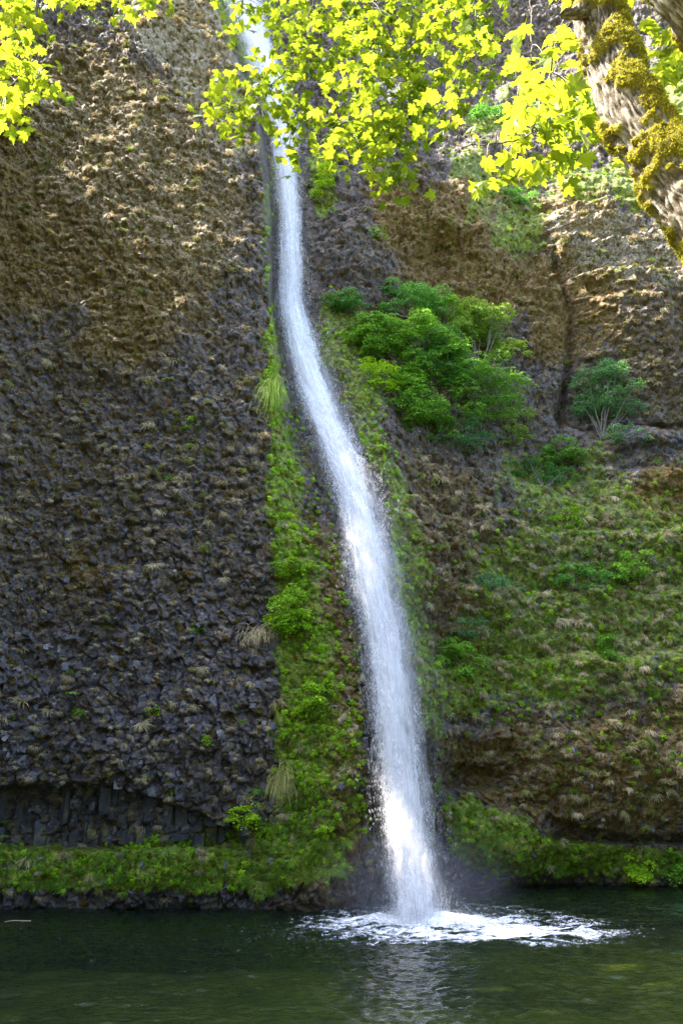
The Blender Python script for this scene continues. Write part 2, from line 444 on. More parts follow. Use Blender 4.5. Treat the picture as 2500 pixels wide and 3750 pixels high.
LW = [(-1900, -800), (640, -800), (775, 0), (945, 480), (985, 1350), (1000, 2400), (1020, 3330), (-1900, 3330)]
M_dryG = build_mask([
    (LW, 20, 0.10),
    ([(-1900, -800), (640, -800), (775, 0), (945, 480), (970, 1000), (700, 1250), (350, 1150), (-100, 900), (-1900, 900)], 130, 0.55),
    ([(150, 250), (800, 250), (940, 700), (900, 1000), (500, 950), (150, 700)], 90, 0.72),
    ([(430, -200), (770, -100), (900, 330), (960, 560), (860, 600), (720, 330), (560, 120), (430, 60)], 35, 1.0),
    ([(-100, -200), (430, -200), (520, 60), (150, 100), (-100, 250)], 60, 0.55),
    ([(0, 300), (150, 250), (330, 420), (60, 480)], 40, 0.75),
    ([(-100, 850), (450, 1000), (700, 1300), (300, 1500), (-100, 1500)], 120, 0.26),
    ([(600, 1450), (990, 1350), (1010, 2000), (700, 1980), (520, 1750)], 70, 0.42),
    ([(300, 1650), (700, 1600), (760, 1850), (420, 1900)], 60, 0.36),
    ([(-100, 2150), (960, 2150), (1000, 2900), (-100, 2950)], 80, 0.07),
    ([(1500, 560), (1900, 640), (2500, 640), (2700, 1120), (2000, 1090), (1700, 960), (1500, 800)], 50, 0.55),
    ([(1980, 780), (2700, 760), (2700, 1060), (2000, 1040)], 50, 0.78),
    ([(2090, 1080), (2700, 1060), (2700, 1480), (2120, 1400)], 60, 0.42),
    ([(1620, 960), (2080, 1000), (2060, 1250), (1700, 1150)], 50, 0.35),
    ([(1560, 300), (1800, 450), (1850, 700), (1650, 640), (1480, 560), (1500, 400)], 50, 0.6),
    ([(1480, 1700), (1800, 1800), (1700, 2350), (1520, 2150)], 50, 0.42),
    ([(1800, 1750), (2700, 1850), (2700, 2800), (2000, 2650), (1650, 2500), (1650, 2100)], 90, 0.58),
    ([(2200, 1640), (2700, 1660), (2700, 1740), (2250, 1730)], 20, 0.7),
    ([(1700, 2650), (2100, 2620), (2700, 2500), (2700, 2980), (2000, 2950), (1700, 2800)], 70, 0.42),
], 0.1)
M_mossG = build_mask([
    (LW, 40, 0.46),
    ([(-1900, 150), (300, 230), (700, 400), (850, 750), (700, 1150), (350, 1350), (-1900, 1500)], 120, 0.82),
    ([(-200, 1100), (350, 1100), (420, 1700), (200, 2300), (-200, 2300)], 120, 0.48),
    ([(250, 2000), (330, 2000), (330, 2350), (230, 2350)], 30, 0.62),
    ([(-200, 2200), (980, 2200), (1000, 2900), (-200, 2950)], 100, 0.43),
    ([(1380, 660), (1800, 720), (1830, 850), (1780, 900), (1400, 900)], 60, 0.8),
    ([(1500, 900), (2080, 960), (2060, 1300), (1900, 1150), (1500, 1120)], 80, 0.75),
    ([(2090, 1000), (2300, 1010), (2350, 1250), (2120, 1250)], 60, 0.7),
    ([(2300, 1000), (2700, 1000), (2700, 1550), (2200, 1480)], 90, 0.5),
    ([(1950, 740), (2200, 740), (2230, 830), (1960, 840)], 30, 0.85),
    ([(2350, 1740), (2700, 1740), (2700, 1950), (2350, 1900)], 30, 0.8),
    ([(1480, 1650), (1800, 1750), (1740, 2400), (1500, 2350)], 50, 0.55),
    ([(2270, 1575), (2520, 1570), (2520, 1640), (2280, 1640)], 14, 0.05),
    ([(1600, 2700), (2100, 2650), (2700, 2500), (2700, 3050), (1950, 3000), (1640, 2850)], 60, 0.62),
    ([(1150, 1850), (1270, 2100), (1330, 2700), (1300, 3330), (1050, 3330), (1180, 2600)], 40, 0.6),
], 0.45)
M_greenG = build_mask([
    ([(945, 480), (1010, 640), (1000, 1100), (1060, 1400), (1200, 1800), (1290, 2300), (1330, 2900), (1250, 3200), (1010, 3180), (1015, 2400), (970, 1700), (985, 1350), (965, 900)], 18, 0.68),
    ([(965, 1350), (1010, 1330), (1060, 1600), (1090, 2000), (1000, 2000), (985, 1600)], 15, 1.0),
    ([(770, -100), (860, -100), (930, 120), (980, 420), (900, 330), (800, 60)], 15, 0.8),
    ([(1180, 1900), (1270, 2100), (1330, 2600), (1330, 3100), (1220, 3150), (1180, 2500)], 25, 0.62),
    ([(1120, 560), (1220, 560), (1230, 760), (1140, 800)], 15, 0.85),
    ([(1150, 1080), (1300, 1060), (1420, 1300), (1430, 1600), (1560, 2000), (1600, 2450), (1640, 2750), (1560, 2750), (1480, 2350), (1400, 1900), (1300, 1550), (1160, 1250)], 18, 0.72),
    ([(-1900, 3110), (300, 3090), (750, 3060), (1050, 3000), (1250, 3100), (1280, 3200), (1000, 3265), (-1900, 3255)], 14, 0.92),
    ([(1610, 2920), (1720, 2880), (1860, 2960), (2000, 3060), (2500, 3110), (2700, 3110), (2700, 3225), (1780, 3215), (1640, 3120)], 14, 0.95),
    ([(1590, 2850), (1640, 2900), (1700, 3180), (1640, 3150)], 15, 0.7),
    ([(1800, 1640), (2250, 1640), (2500, 1850), (2700, 2100), (2700, 2450), (2100, 2700), (1650, 2500), (1680, 2050), (1850, 1850)], 80, 0.72),
    ([(1600, 2300), (2000, 2280), (2150, 2500), (1900, 2600), (1620, 2620), (1580, 2450)], 50, 0.8),
    ([(1600, 560), (1900, 600), (2000, 800), (1980, 920), (1780, 960), (1830, 780), (1620, 700)], 25, 0.75),
    ([(1900, 590), (2300, 600), (2700, 600), (2700, 740), (2000, 760)], 40, 0.8),
    ([(1680, 360), (2200, 330), (2700, 150), (2700, 480), (1700, 470)], 25, 0.85),
    ([(1200, 150), (1400, 150), (1500, 350), (1300, 420)], 40, 0.5),
    ([(1950, 1950), (2350, 1980), (2350, 2200), (1950, 2200)], 50, 0.7),
    ([(1750, 2620), (2100, 2600), (2700, 2450), (2700, 2850), (2100, 2900)], 90, 0.42),
    ([(1045, 1350), (1095, 1330), (1240, 1800), (1300, 2300), (1320, 2700), (1230, 2500), (1180, 2050), (1120, 1800)], 14, 0.40),
    ([(985, 1000), (1030, 1330), (1075, 1700), (1120, 2000), (1190, 2300), (1250, 2700), (1160, 2950), (1015, 2900), (1010, 2200), (985, 1500)], 14, 0.92),
], 0.05)
M_wetG = build_mask([
    ([(-1900, 2850), (700, 2850), (1000, 3000), (1000, 3110), (-1900, 3110)], 40, 0.5),
    ([(-1900, 3262), (1050, 3262), (1330, 3180), (1420, 3000), (1700, 3190), (4300, 3225), (4300, 3700), (-1900, 3700)], 12, 1.0),
    ([(1060, 1400), (1180, 1750), (1260, 2100), (1330, 2600), (1420, 3400), (1500, 3400), (1560, 3000), (1500, 2400), (1400, 1900), (1200, 1300)], 30, 0.9),
    ([(-200, 2300), (980, 2400), (1000, 2850), (-200, 2850)], 120, 0.25),
], 0.0)

PP, QQ = np.meshgrid(cols_p, rows_q)
blend = smooth((PP - eL(QQ)) / (np.maximum(wL(QQ) - eL(QQ), 10) + 25))
D = bilin(GL, PP, QQ) * (1 - blend) + bilin(GR, PP, QQ) * blend
# keep the rock behind the falling water
inw = smooth((PP - wL(QQ) + 20) / 30) * smooth((wR(QQ) + 60 - PP) / 60)
D = np.maximum(D, D * (1 - inw) + (Wd(QQ) + 1.3) * inw)
# hollow under the left wall where the columns stand
q1 = np.interp(PP, [-2000, 0, 250, 500, 700, 850, 1000], [2880, 2875, 2855, 2885, 2960, 3020, 3060]) + 14 * perlin2(PP / 45, 0 * PP, 3)
rec = smooth((QQ - q1) / 22) * smooth((3125 - QQ) / 30) * smooth((960 - PP) / 160)
D = D + 1.5 * rec
# hollow under the right shelf
q2 = np.interp(PP, [1930, 2020, 2150, 2300, 2500, 2700], [2950, 2985, 3020, 3055, 3045, 3040]) + 12 * perlin2(PP / 40, 0 * PP, 5)
rec2 = smooth((QQ - q2) / 20) * smooth((3100 - QQ) / 35) * smooth((PP - 1960) / 130)
D = D + 1.5 * rec2
rec3 = smooth((QQ - 2790) / 40) * smooth((2905 - QQ) / 30) * smooth((PP - 1600) / 50) * smooth((1900 - PP) / 80)
D = D + 1.1 * rec3
# the crack in the right wall
ck = np.interp(QQ, [850, 1000, 1150, 1300, 1550], [2010, 2030, 2085, 2080, 2040])
D = D + 1.6 * np.exp(-((PP - ck) / 13) ** 2) * smooth((QQ - 850) / 150) * smooth((1620 - QQ) / 60)
D = D + 0.9 * smooth((PP - ck + 0) / 18) * np.exp(-np.clip(PP - ck, 0, None) / 90) * smooth((QQ - 900) / 100) * smooth((1600 - QQ) / 60)

D = D - 1.3 * np.exp(-(np.abs((PP - 2390) / 120) ** 3 + np.abs((QQ - 1605) / 34) ** 3)) + 0.9 * np.exp(-(np.abs((PP - 2380) / 150) ** 3 + np.abs((QQ - 1560) / 14) ** 2))
base = unproject(PP, QQ, D)
X, Yb, Z = base[..., 0], base[..., 1], base[..., 2]
S = X + 0.75 * (Yb - 48)                       # runs along the face, round corners too
def warp_pq(p, q):
    # a wider wander away from the falls than beside them
    near = 0.52 + 0.48 * smooth((np.abs(p - 1100 - 0.12 * q) - 250) / 300)
    near = near * (0.25 + 0.75 * smooth((3050 - q) / 100))
    return (p + near * (75 * perlin2(p / 150, q / 150, 1) + 40 * perlin2(p / 45, q / 45, 2) + 16 * perlin2(p / 18, q / 18, 4)),
            q + near * (75 * perlin2(p / 150, q / 150, 5) + 40 * perlin2(p / 45, q / 45, 6) + 16 * perlin2(p / 18, q / 18, 7)))
wp, wq = warp_pq(PP, QQ)
moss, green, dry, wet = (bilin(G, wp, wq) for G in (M_mossG, M_greenG, M_dryG, M_wetG))
right = smooth((PP - wR(QQ)) / 60)
h = (0.75 + 1.1 * right) * fbm(S / 7, Z / 6, 1, 3) + 0.62 * fbm(S / 2.4, Z / 2.0, 2, 3)
warp = 0.35 * perlin2(S / 1.1, Z / 1.1, 8)
c1 = chunks(S + warp, Z * 0.8, 0.95, 11, 0.9)
c2 = chunks(S - warp * 0.6 + 5, Z * 0.9, 0.44, 31, 1.0)
c3 = chunks(S + 9, Z, 0.28, 51, 1.0, 0.08)
soft_ = 1 - 0.75 * np.clip(green, 0, 1)
lowL = smooth((QQ - 1500) / 1200) * (1 - right)
h = h + soft_ * ((0.32 + 0.16 * lowL) * c1 + (0.25 + 0.05 * lowL) * c2 + 0.12 * c3)
# grassy ledges on the right
zz = Z + 1.6 * fbm(S / 4, Z / 7, 6, 3) + 0.5 * fbm(S / 1.1, Z / 1.1, 16, 2)
saw = (zz / 1.35) % 1.0
led = np.where(saw < 0.65, saw / 0.65, smooth((1 - saw) / 0.35))
zb = Z + 2.6 * fbm(S / 7, Z / 12, 9, 3)
sawb = (zb / 4.6) % 1.0
ledb = np.where(sawb < 0.86, sawb / 0.86, (1 - sawb) / 0.14)
lr = right * (0.35 + 0.65 * smooth((QQ - 1500) / 200) * smooth((2750 - QQ) / 150) + 1.0 * smooth((1120 - QQ) / 100) * smooth((QQ - 640) / 80) * smooth((PP - 1850) / 150))
h = h + lr * (0.30 * led * smooth((fbm(S / 2.5, Z / 2.0, 14, 2) + 0.3) / 0.4) + 0.9 * (ledb - 0.5))
LIP = right * smooth((led - 0.55) / 0.3)
h = h + 0.16 * np.clip(dry + moss, 0, 1) * fbm(S / 0.55, Z / 0.4, 7, 2)
h = h + 0.55 * green * np.abs(fbm(S / 0.9, Z / 1.4, 12, 3))
damp = 1 - 0.85 * smooth((QQ - 3290) / 60)
h = h * (0.35 + 0.65 * damp) * (1 - 0.55 * inw * smooth((QQ - 300) / 200))
Pg = base.copy(); Pg[..., 1] -= h
gx = np.gradient(Pg, axis=1); gz = np.gradient(Pg, axis=0)
Ng = np.cross(gx, -gz); Ng /= np.linalg.norm(Ng, axis=-1, keepdims=True) + 1e-9
flip = Ng[..., 1] > 0
Ng[flip] *= -1
from functools import reduce
def boxblur(A, k):
    for ax in (0, 1):
        c = np.cumsum(np.pad(A, [(k, k) if a == ax else (0, 0) for a in (0, 1)] + [(0, 0)], mode='edge'), axis=ax)
        n = A.shape[ax]
        hi = np.take(c, np.arange(2 * k, 2 * k + n), axis=ax); lo = np.take(c, np.arange(0, n), axis=ax)
        A = (hi - lo) / (2 * k)
    return A
Nsm = boxblur(Ng, 12); Nsm /= np.linalg.norm(Nsm, axis=-1, keepdims=True) + 1e-9

Hn, Wn = PP.shape
idx = np.arange(Hn * Wn).reshape(Hn, Wn)
F = np.stack([idx[1:, :-1], idx[1:, 1:], idx[:-1, 1:], idx[:-1, :-1]], -1).reshape(-1, 4)
fc_p = (0.5 * (PP[:-1, :-1] + PP[1:, 1:])).ravel(); fc_q = (0.5 * (QQ[:-1, :-1] + QQ[1:, 1:])).ravel()
wc = 0.5 * (wL(fc_q) + wR(fc_q))
sub_ = smooth((-0.25 - Pg[..., 2]) / 0.5)          # silt and algae on the rock below the water line
green = green * (1 - sub_) + sub_ * (0.75 + 0.5 * fbm(S / 3, Z / 1.5, 91, 3)); wet = wet * (1 - sub_)
cover = np.clip(np.stack([moss, green, dry, wet], -1), 0, 1).reshape(-1, 4)
V = Pg.reshape(-1, 3)
def sub(mask, name):
    f = F[mask]; used = np.unique(f); mp = np.full(len(V), -1, np.int64); mp[used] = np.arange(len(used))
    me = make_mesh(name, V[used], mp[f], M_cliff, True, {'cover': cover[used]})
    return tag(link(name, me), kind='structure')
cliff_left = sub(fc_p <= wc, 'cliff_left')
cliff_right = sub(fc_p > wc, 'cliff_right')

# plateau behind the cliff tops, so that the rock has a back
def plateau():
    top = Pg[0]; n = len(top)
    v = np.concatenate([top, top + np.array([0, 60, 4.0]), top + np.array([0, 250, 10.0])])
    i = np.arange(n - 1)
    f = np.concatenate([np.stack([i, i + 1, i + 1 + n, i + n], -1), np.stack([i + n, i + 1 + n, i + 1 + 2 * n, i + 2 * n], -1)])
    tag(link('hill', make_mesh('hill', v, f, M_ground)), kind='structure')
plateau()

def grid_at(p, q):
    """final cliff point and smoothed normal at photo pixel(s)"""
    j = np.clip(np.searchsorted(cols_p, p), 0, Wn - 1); i = np.clip(np.searchsorted(rows_q, q), 0, Hn - 1)
    return Pg[i, j], Nsm[i, j]

# ------------------------------------------------------------------ scatter (ground cover that nobody could count)
def scatter_group(name, coll):
    ng = bpy.data.node_groups.new(name, 'GeometryNodeTree')
    ng.interface.new_socket('Geometry', in_out='INPUT', socket_type='NodeSocketGeometry')
    ng.interface.new_socket('Geometry', in_out='OUTPUT', socket_type='NodeSocketGeometry')
    N = ng.nodes; L = ng.links
    gi = N.new('NodeGroupInput'); go = N.new('NodeGroupOutput')
    ci = N.new('GeometryNodeCollectionInfo'); ci.inputs[0].default_value = coll
    ci.inputs[1].default_value = True; ci.inputs[2].default_value = True
    ip = N.new('GeometryNodeInstanceOnPoints'); ip.inputs['Pick Instance'].default_value = True
    def na(n, t):
        a = N.new('GeometryNodeInputNamedAttribute'); a.data_type = t; a.inputs['Name'].default_value = n
        return a.outputs['Attribute']
    L.new(gi.outputs[0], ip.inputs['Points']); L.new(ci.outputs[0], ip.inputs['Instance'])
    L.new(na('idx', 'INT'), ip.inputs['Instance Index'])
    e = N.new('FunctionNodeEulerToRotation'); L.new(na('rot', 'FLOAT_VECTOR'), e.inputs[0]); L.new(e.outputs[0], ip.inputs['Rotation'])
    L.new(na('scl', 'FLOAT_VECTOR'), ip.inputs['Scale'])
    L.new(ip.outputs[0], go.inputs[0])
    return ng

def source_collection(name, meshes):
    c = bpy.data.collections.new(name)
    for i, me in enumerate(meshes):
        o = bpy.data.objects.new('%s_%02d' % (name, i), me); c.objects.link(o)
    return c

def scatter(name, pts, rot, scl, coll, nsrc, parent=None):
    n = len(pts)
    me = bpy.data.meshes.new(name); me.vertices.add(n); me.vertices.foreach_set('co', np.asarray(pts, np.float32).ravel())
    a = me.attributes.new('rot', 'FLOAT_VECTOR', 'POINT'); a.data.foreach_set('vector', np.asarray(rot, np.float32).ravel())
    s = np.asarray(scl, np.float32)
    if s.ndim == 1: s = np.stack([s, s, s], -1)
    a = me.attributes.new('scl', 'FLOAT_VECTOR', 'POINT'); a.data.foreach_set('vector', s.ravel())
    a = me.attributes.new('idx', 'INT', 'POINT'); a.data.foreach_set('value', rng.integers(0, nsrc, n).astype(np.int32))
    o = link(name, me, parent)
    md = o.modifiers.new('scatter', 'NODES'); md.node_group = scatter_group(name, coll)
    o['kind'] = 'stuff'
    return o

def ribbon(mb, p0, d, L, w, droop, seg=3, side=None):
    """one grass blade: leaves p0 along d, bends down"""
    pts = []; p = np.array(p0, float); d = np.array(d, float); d /= np.linalg.norm(d)
    for k in range(seg + 1):
        pts.append(p.copy()); p = p + d * L / seg; d = d + np.array([0, 0, -droop]); d /= np.linalg.norm(d)
    pts = np.array(pts)
    t = pts[-1] - pts[0]
    s = np.cross(t, np.array([0, -0.7, 0.7]) + rng.normal(size=3) * 0.25) if side is None else np.array(side)
    s /= np.linalg.norm(s) + 1e-9
    wd = w * np.linspace(1, 0.15, seg + 1)[:, None]
    v = np.concatenate([pts - s * wd / 2, pts + s * wd / 2])
    n = seg + 1; i = np.arange(seg)
    mb.add(v, np.stack([i, i + n, i + n + 1, i + 1], -1))

def tuft_mesh(name, mat, n, L, w, droop, spread=0.7, out=0.8):
    mb = MB()
    for k in range(n):
        a = rng.uniform(-1, 1) * spread * 1.4
        d = np.array([math.sin(a), -out * math.cos(a), rng.uniform(-0.1, 0.9)])
        ribbon(mb, rng.normal(size=3) * np.array([0.08, 0.02, 0.04]) * L * 2, d, L * rng.uniform(0.5, 1.1), w, droop * rng.uniform(0.6, 1.4))
    return mb.mesh(name, mat, False)

def clump_mesh(name, mat, n, R, leaf, flat=0.6):
    """cushion of small leaves on a lumpy half ball"""
    mb = MB()
    for k in range(n):
        d = rng.normal(size=3); d[1] = -abs(d[1]); d /= np.linalg.norm(d)
        c = d * R * rng.uniform(0.45, 1.0) * np.array([1, flat, 0.9])
        nrm = d + rng.normal(size=3) * 0.5; nrm /= np.linalg.norm(nrm)
        s = np.cross(nrm, rng.normal(size=3)); s /= np.linalg.norm(s); u = np.cross(nrm, s)
        l = leaf * rng.uniform(0.6, 1.3)
        mb.add(np.array([c - s * l / 2, c - u * l * 0.5, c + s * l / 2, c + u * l * 0.5]), [[0, 1, 2, 3]])
    return mb.mesh(name, mat, False)

def cushion_mesh(name, mat, R, res=10, lump=0.35):
    """rounded moss cushion with a rough surface"""
    u = np.linspace(0, 2 * np.pi, res * 2, endpoint=False); v = np.linspace(0.08, np.pi - 0.08, res)
    U, Vv = np.meshgrid(u, v)
    d = np.stack([np.sin(Vv) * np.cos(U), np.sin(Vv) * np.sin(U), np.cos(Vv)], -1)
    r = R * (1 + lump * rng.uniform(-1, 1, U.shape))
    P_ = d * r[..., None] * np.array([1, 0.6, 0.75])
    n = res * 2
    i = np.arange(res - 1)[:, None] * n; j = np.arange(n)[None]; k = (j + 1) % n
    f = np.stack([i + j, i + k, i + n + k, i + n + j], -1).reshape(-1, 4)
    return make_mesh(name, P_.reshape(-1, 3), f, mat, False)

def block_mesh(name, mat, seed):
    """angular broken basalt block"""
    import bmesh
    r = random.Random(seed)
    bm = bmesh.new()
    for k in range(13):
        v = Vector((r.uniform(-1, 1), r.uniform(-1, 1), r.uniform(-1, 1)))
        m = max(abs(v.x), abs(v.y), abs(v.z)); v = v / m * r.uniform(0.75, 1.0)
        bm.verts.new((v.x * 0.5, v.y * 0.42, v.z * 0.62))
    res = bmesh.ops.convex_hull(bm, input=bm.verts)
    bmesh.ops.delete(bm, geom=[g for g in res['geom_interior'] if isinstance(g, bmesh.types.BMVert)], context='VERTS')
    me = bpy.data.meshes.new(name); bm.to_mesh(me); bm.free(); me.materials.append(mat)
    return me

def sample(n, G, p0=-140, p1=2640, q0=-70, q1=3330, power=1.0, extra=None):
    p = rng.uniform(p0, p1, n); q = rng.uniform(q0, q1, n)
    w = bilin(G, *warp_pq(p, q)) if G is not None else np.ones(n)
    w = np.clip(w, 0, 1) ** power
    if extra is not None: w = w * extra(p, q)
    wm = (p > wL(q) - 3) & (p < wR(q) + 3)
    keep = (rng.uniform(0, 1, n) < w) & ~wm
    p, q = p[keep], q[keep]
    P_, N_ = grid_at(p, q)
    keep = P_[:, 2] > 0.15
    return p[keep], q[keep], P_[keep], N_[keep]

def lip_at(p, q):
    j = np.clip(np.searchsorted(cols_p, p), 0, Wn - 1); i = np.clip(np.searchsorted(rows_q, q), 0, Hn - 1)
    return LIP[i, j]

def yaw_of(N_):
    return np.arctan2(N_[:, 0], -N_[:, 1])

def place(name, n, G, coll, nsrc, smin, smax, tilt=0.25, off=0.02, **kw):
    p, q, P_, N_ = sample(n, G, **kw)
    m = len(p)
    rot = np.stack([rng.normal(0, tilt, m), rng.normal(0, tilt, m), yaw_of(N_) + rng.normal(0, 0.35, m)], -1)
    sc = rng.uniform(smin, smax, m) * (0.75 + 0.5 * rng.uniform(0, 1, m) ** 3)
    return scatter(name, P_ + N_ * off, rot, sc, coll, nsrc)

C_dry = source_collection('dry_tuft_source', [tuft_mesh('dry_tuft', M_dry, 60, 0.52, 0.034, 0.62 + 0.1 * i) for i in range(5)])
C_olive = source_collection('olive_tuft_source', [tuft_mesh('olive_tuft', M_olive, 60, 0.50, 0.034, 0.62 + 0.1 * i) for i in range(4)])
C_green = source_collection('green_tuft_source', [tuft_mesh('green_tuft', M_green, 60, 0.46, 0.032, 0.5 + 0.1 * i) for i in range(4)])
C_moss = source_collection('moss_source', [clump_mesh('moss_clump', M_moss, 130, 0.20, 0.045, 0.5) for i in range(4)] )
C_gmoss = source_collection('green_moss_source', [clump_mesh('green_moss_clump', M_gmoss, 130, 0.20, 0.045, 0.5) for i in range(4)])
C_leafy = source_collection('leafy_source', [clump_mesh('leafy_clump', M_leafy, 55, 0.24, 0.095, 0.8) for i in range(4)])
C_rock = source_collection('rock_source', [block_mesh('broken_rock', M_rock, 40 + i) for i in range(8)])

place('dry_grass', 1500, None, C_dry, 5, 0.35, 0.75, p1=1000, q0=1300, q1=2900, extra=lambda p, q: smooth((fbm(p / 80, q / 60, 81, 3) + 0.1) / 0.2) * (q < 2870))
place('brown_moss', 3500, None, C_moss, 4, 0.5, 1.0, p1=990, q0=1300, q1=2900, extra=lambda p, q: smooth((fbm(p / 60, q / 60, 82, 3) - 0.05) / 0.2) * (q < 2870))
patch = lambda a, s, t0: (lambda p, q: smooth((fbm(p / s, q / s, a, 3) - t0) / 0.25))
place('dry_grass', 26000, M_dryG, C_dry, 5, 0.75, 1.35, power=1.2, extra=lambda p, q: np.clip(smooth((fbm((0.9 * p + 0.43 * q) / 60, (0.9 * q - 0.43 * p) / 17, 24, 2) + 0.5 * fbm(p / 130, q / 130, 25, 2) - 0.02) / 0.16) + smooth((bilin(M_dryG, p, q) - 0.8) / 0.2), 0, 1))
place('olive_grass', 20000, M_dryG, C_olive, 4, 0.6, 1.2, power=1.2, p0=-140, extra=lambda p, q: np.where(p > 1200, 0.35 + 0.65 * lip_at(p, q), 0.25))
place('grass', 24000, M_greenG, C_green, 4, 0.55, 1.1, power=1.3, extra=lambda p, q: np.where(q > 2860, 1.0, np.where(p > 1560, 0.25 + 0.75 * lip_at(p, q), 0.28)) * smooth((fbm(p / 90, q / 70, 21, 3) + 0.35) / 0.4))
place('brown_moss', 18000, M_mossG, C_moss, 4, 0.6, 1.2, power=1.6, extra=lambda p, q: (1 - 0.8 * smooth((q - 1900) / 500) * (p < 1200)))
place('green_moss', 15000, M_greenG, C_gmoss, 4, 0.6, 1.25, power=1.2, extra=lambda p, q: np.where((p < 1560) | (q > 2850), 0.75, 0.18))
place('leafy_ground_cover', 24000, M_greenG, C_leafy, 4, 0.45, 1.1, power=0.9, off=0.08,
      extra=lambda p, q: smooth((fbm(p / 75, q / 75, 22, 3) + 0.22) / 0.22) * np.where(p < 1560, np.where(q > 3080, 0.55, 0.9), 0.38) * smooth((bilin(M_greenG, p, q) - 0.15) / 0.25))
place('leafy_sprigs', 7000, None, C_leafy, 4, 0.25, 0.6, off=0.05, extra=lambda p, q: smooth((fbm(p / 90, q / 60, 23, 3) - 0.16) / 0.15) * np.where(p > 1560, 0.45, 0.05) * (q > 150))

# broken rock: the largest blocks are parts of the cliff, the smaller ones are stuff
def rocks():
    p, q, P_, N_ = sample(26000, None, extra=lambda p, q: np.where(p < 1100, 0.03 + 0.30 * smooth((q - 1500) / 1000), 0.05 + 0.15 * (q > 2500)) * (1 - 0.93 * bilin(M_greenG, p, q)) * np.where(q > 3262, 0.3, 1.0))
    m = len(p)
    size = rng.uniform(0.12, 0.30, m) * (1 + 0.5 * rng.uniform(0, 1, m) ** 4) * (1 + 0.35 * smooth((q - 2200) / 500))
    rot = np.stack([rng.normal(0, 0.35, m), rng.normal(0.2, 0.3, m), yaw_of(N_) + rng.normal(0, 0.6, m)], -1)
    big = np.argsort(-size * (p < 1000) * (q > 2150) * (p > 0) - size * 1e-3)[:290]
    sel = np.zeros(m, bool); sel[big] = True
    pos = P_ - N_ * (size * 0.28)[:, None]
    src = [me for me in bpy.data.meshes if me.name.startswith('broken_rock')]
    for i in big:
        o = link('rock', src[int(rng.integers(len(src)))], cliff_left)
        o.location = pos[i]; o.rotation_euler = rot[i]; s = size[i] * 1.15; o.scale = (s, s, s)
    r = ~sel
    for nm, par, mk in (('broken_rock', cliff_left, p <= 0.5 * (wL(q) + wR(q))), ('broken_rock', cliff_right, p > 0.5 * (wL(q) + wR(q)))):
        k = r & mk
        scatter(nm, pos[k], rot[k], size[k], C_rock, 8, par)
rocks()

# basalt columns in the hollow under the left wall
def columns():
    p = -90.0
    r = random.Random(5)
    M_col, nt = new_mat('damp_basalt'); t = NT(nt)
    geo = t.n('ShaderNodeNewGeometry'); P = geo.outputs['Position']; oi = t.n('ShaderNodeObjectInfo')
    f = t.math('ADD', t.math('MULTIPLY', t.noise(P, 3, 5, 0.7), 0.8), t.math('MULTIPLY', oi.outputs['Random'], 0.2))
    c = t.ramp(f, [(0.3, (0.010, 0.010, 0.014)), (0.5, (0.022, 0.020, 0.026)), (0.7, (0.055, 0.05, 0.06))])
    c = t.mix(t.ramp(t.noise(P, 0.9, 5, 0.7), [(0.52, 0), (0.60, 0.85)]), c, (0.10, 0.085, 0.012))
    d = t.n('ShaderNodeBsdfPrincipled'); d.inputs['Roughness'].default_value = 0.5; t.l(c, d.inputs['Base Color'])
    b = t.n('ShaderNodeBump'); b.inputs['Strength'].default_value = 0.9; b.inputs['Distance'].default_value = 0.09
    t.l(t.noise(P, 5, 5, 0.75), b.inputs['Height']); t.l(b.outputs[0], d.inputs['Normal'])
    out = t.n('ShaderNodeOutputMaterial'); t.l(d.outputs[0], out.inputs['Surface'])
    while p < 900:
        w = r.uniform(30, 74)
        qt = float(np.interp(p, [0, 250, 500, 700, 900], [2880, 2862, 2890, 2965, 3030])) - 12
        q = qt + r.uniform(-8, 8)
        lean = r.uniform(-0.02, 0.12)
        while q < 3080:
            hgt = r.uniform(45, 190) if p < 700 else r.uniform(35, 80)
            qb = min(q + hgt, 3108 - r.uniform(0, 30))
            if qb - q > 12:
                Yc = float(grid_at(np.array([p]), np.array([0.5 * (q + qb)]))[0][0, 1]) - r.uniform(-0.55, 0.12)
                a, b = unproject(p, q, Yc), unproject(p, qb, Yc)
                ht = a[2] - b[2]; rad = w * pxsize(q, Yc) * 0.52
                n = 6; th0 = r.uniform(0, 1)
                ring = []
                for k in range(n):
                    th = th0 + 2 * math.pi * (k + r.uniform(-0.18, 0.18)) / n
                    ring.append((math.cos(th) * rad, math.sin(th) * rad))
                v = []
                for lv, sc in ((0, 0.80), (0.1, 1.0), (0.85, 0.97), (1, 0.75)):
                    for (x, y) in ring: v.append((x * sc * r.uniform(0.85, 1.12) + lean * lv * ht, y * sc * r.uniform(0.85, 1.12), lv * ht + r.uniform(-0.12, 0.12)))
                v += [(0, 0, 0), (lean * ht, 0, ht)]
                f = []
                for lv in range(3):
                    for k in range(n):
                        k2 = (k + 1) % n; f += [(lv*n+k, lv*n+k2, (lv+1)*n+k2), (lv*n+k, (lv+1)*n+k2, (lv+1)*n+k)]
                for k in range(n):
                    f += [(4*n, (k+1) % n, k), (4*n+1, 3*n+k, 3*n+(k+1) % n)]
                o = link('basalt_column', make_mesh('basalt_column', v, f, M_col, False), cliff_left)
                o.location = (a[0], Yc, b[2])
            q = qb + 3
        p += w * r.uniform(0.62, 0.95)
columns()

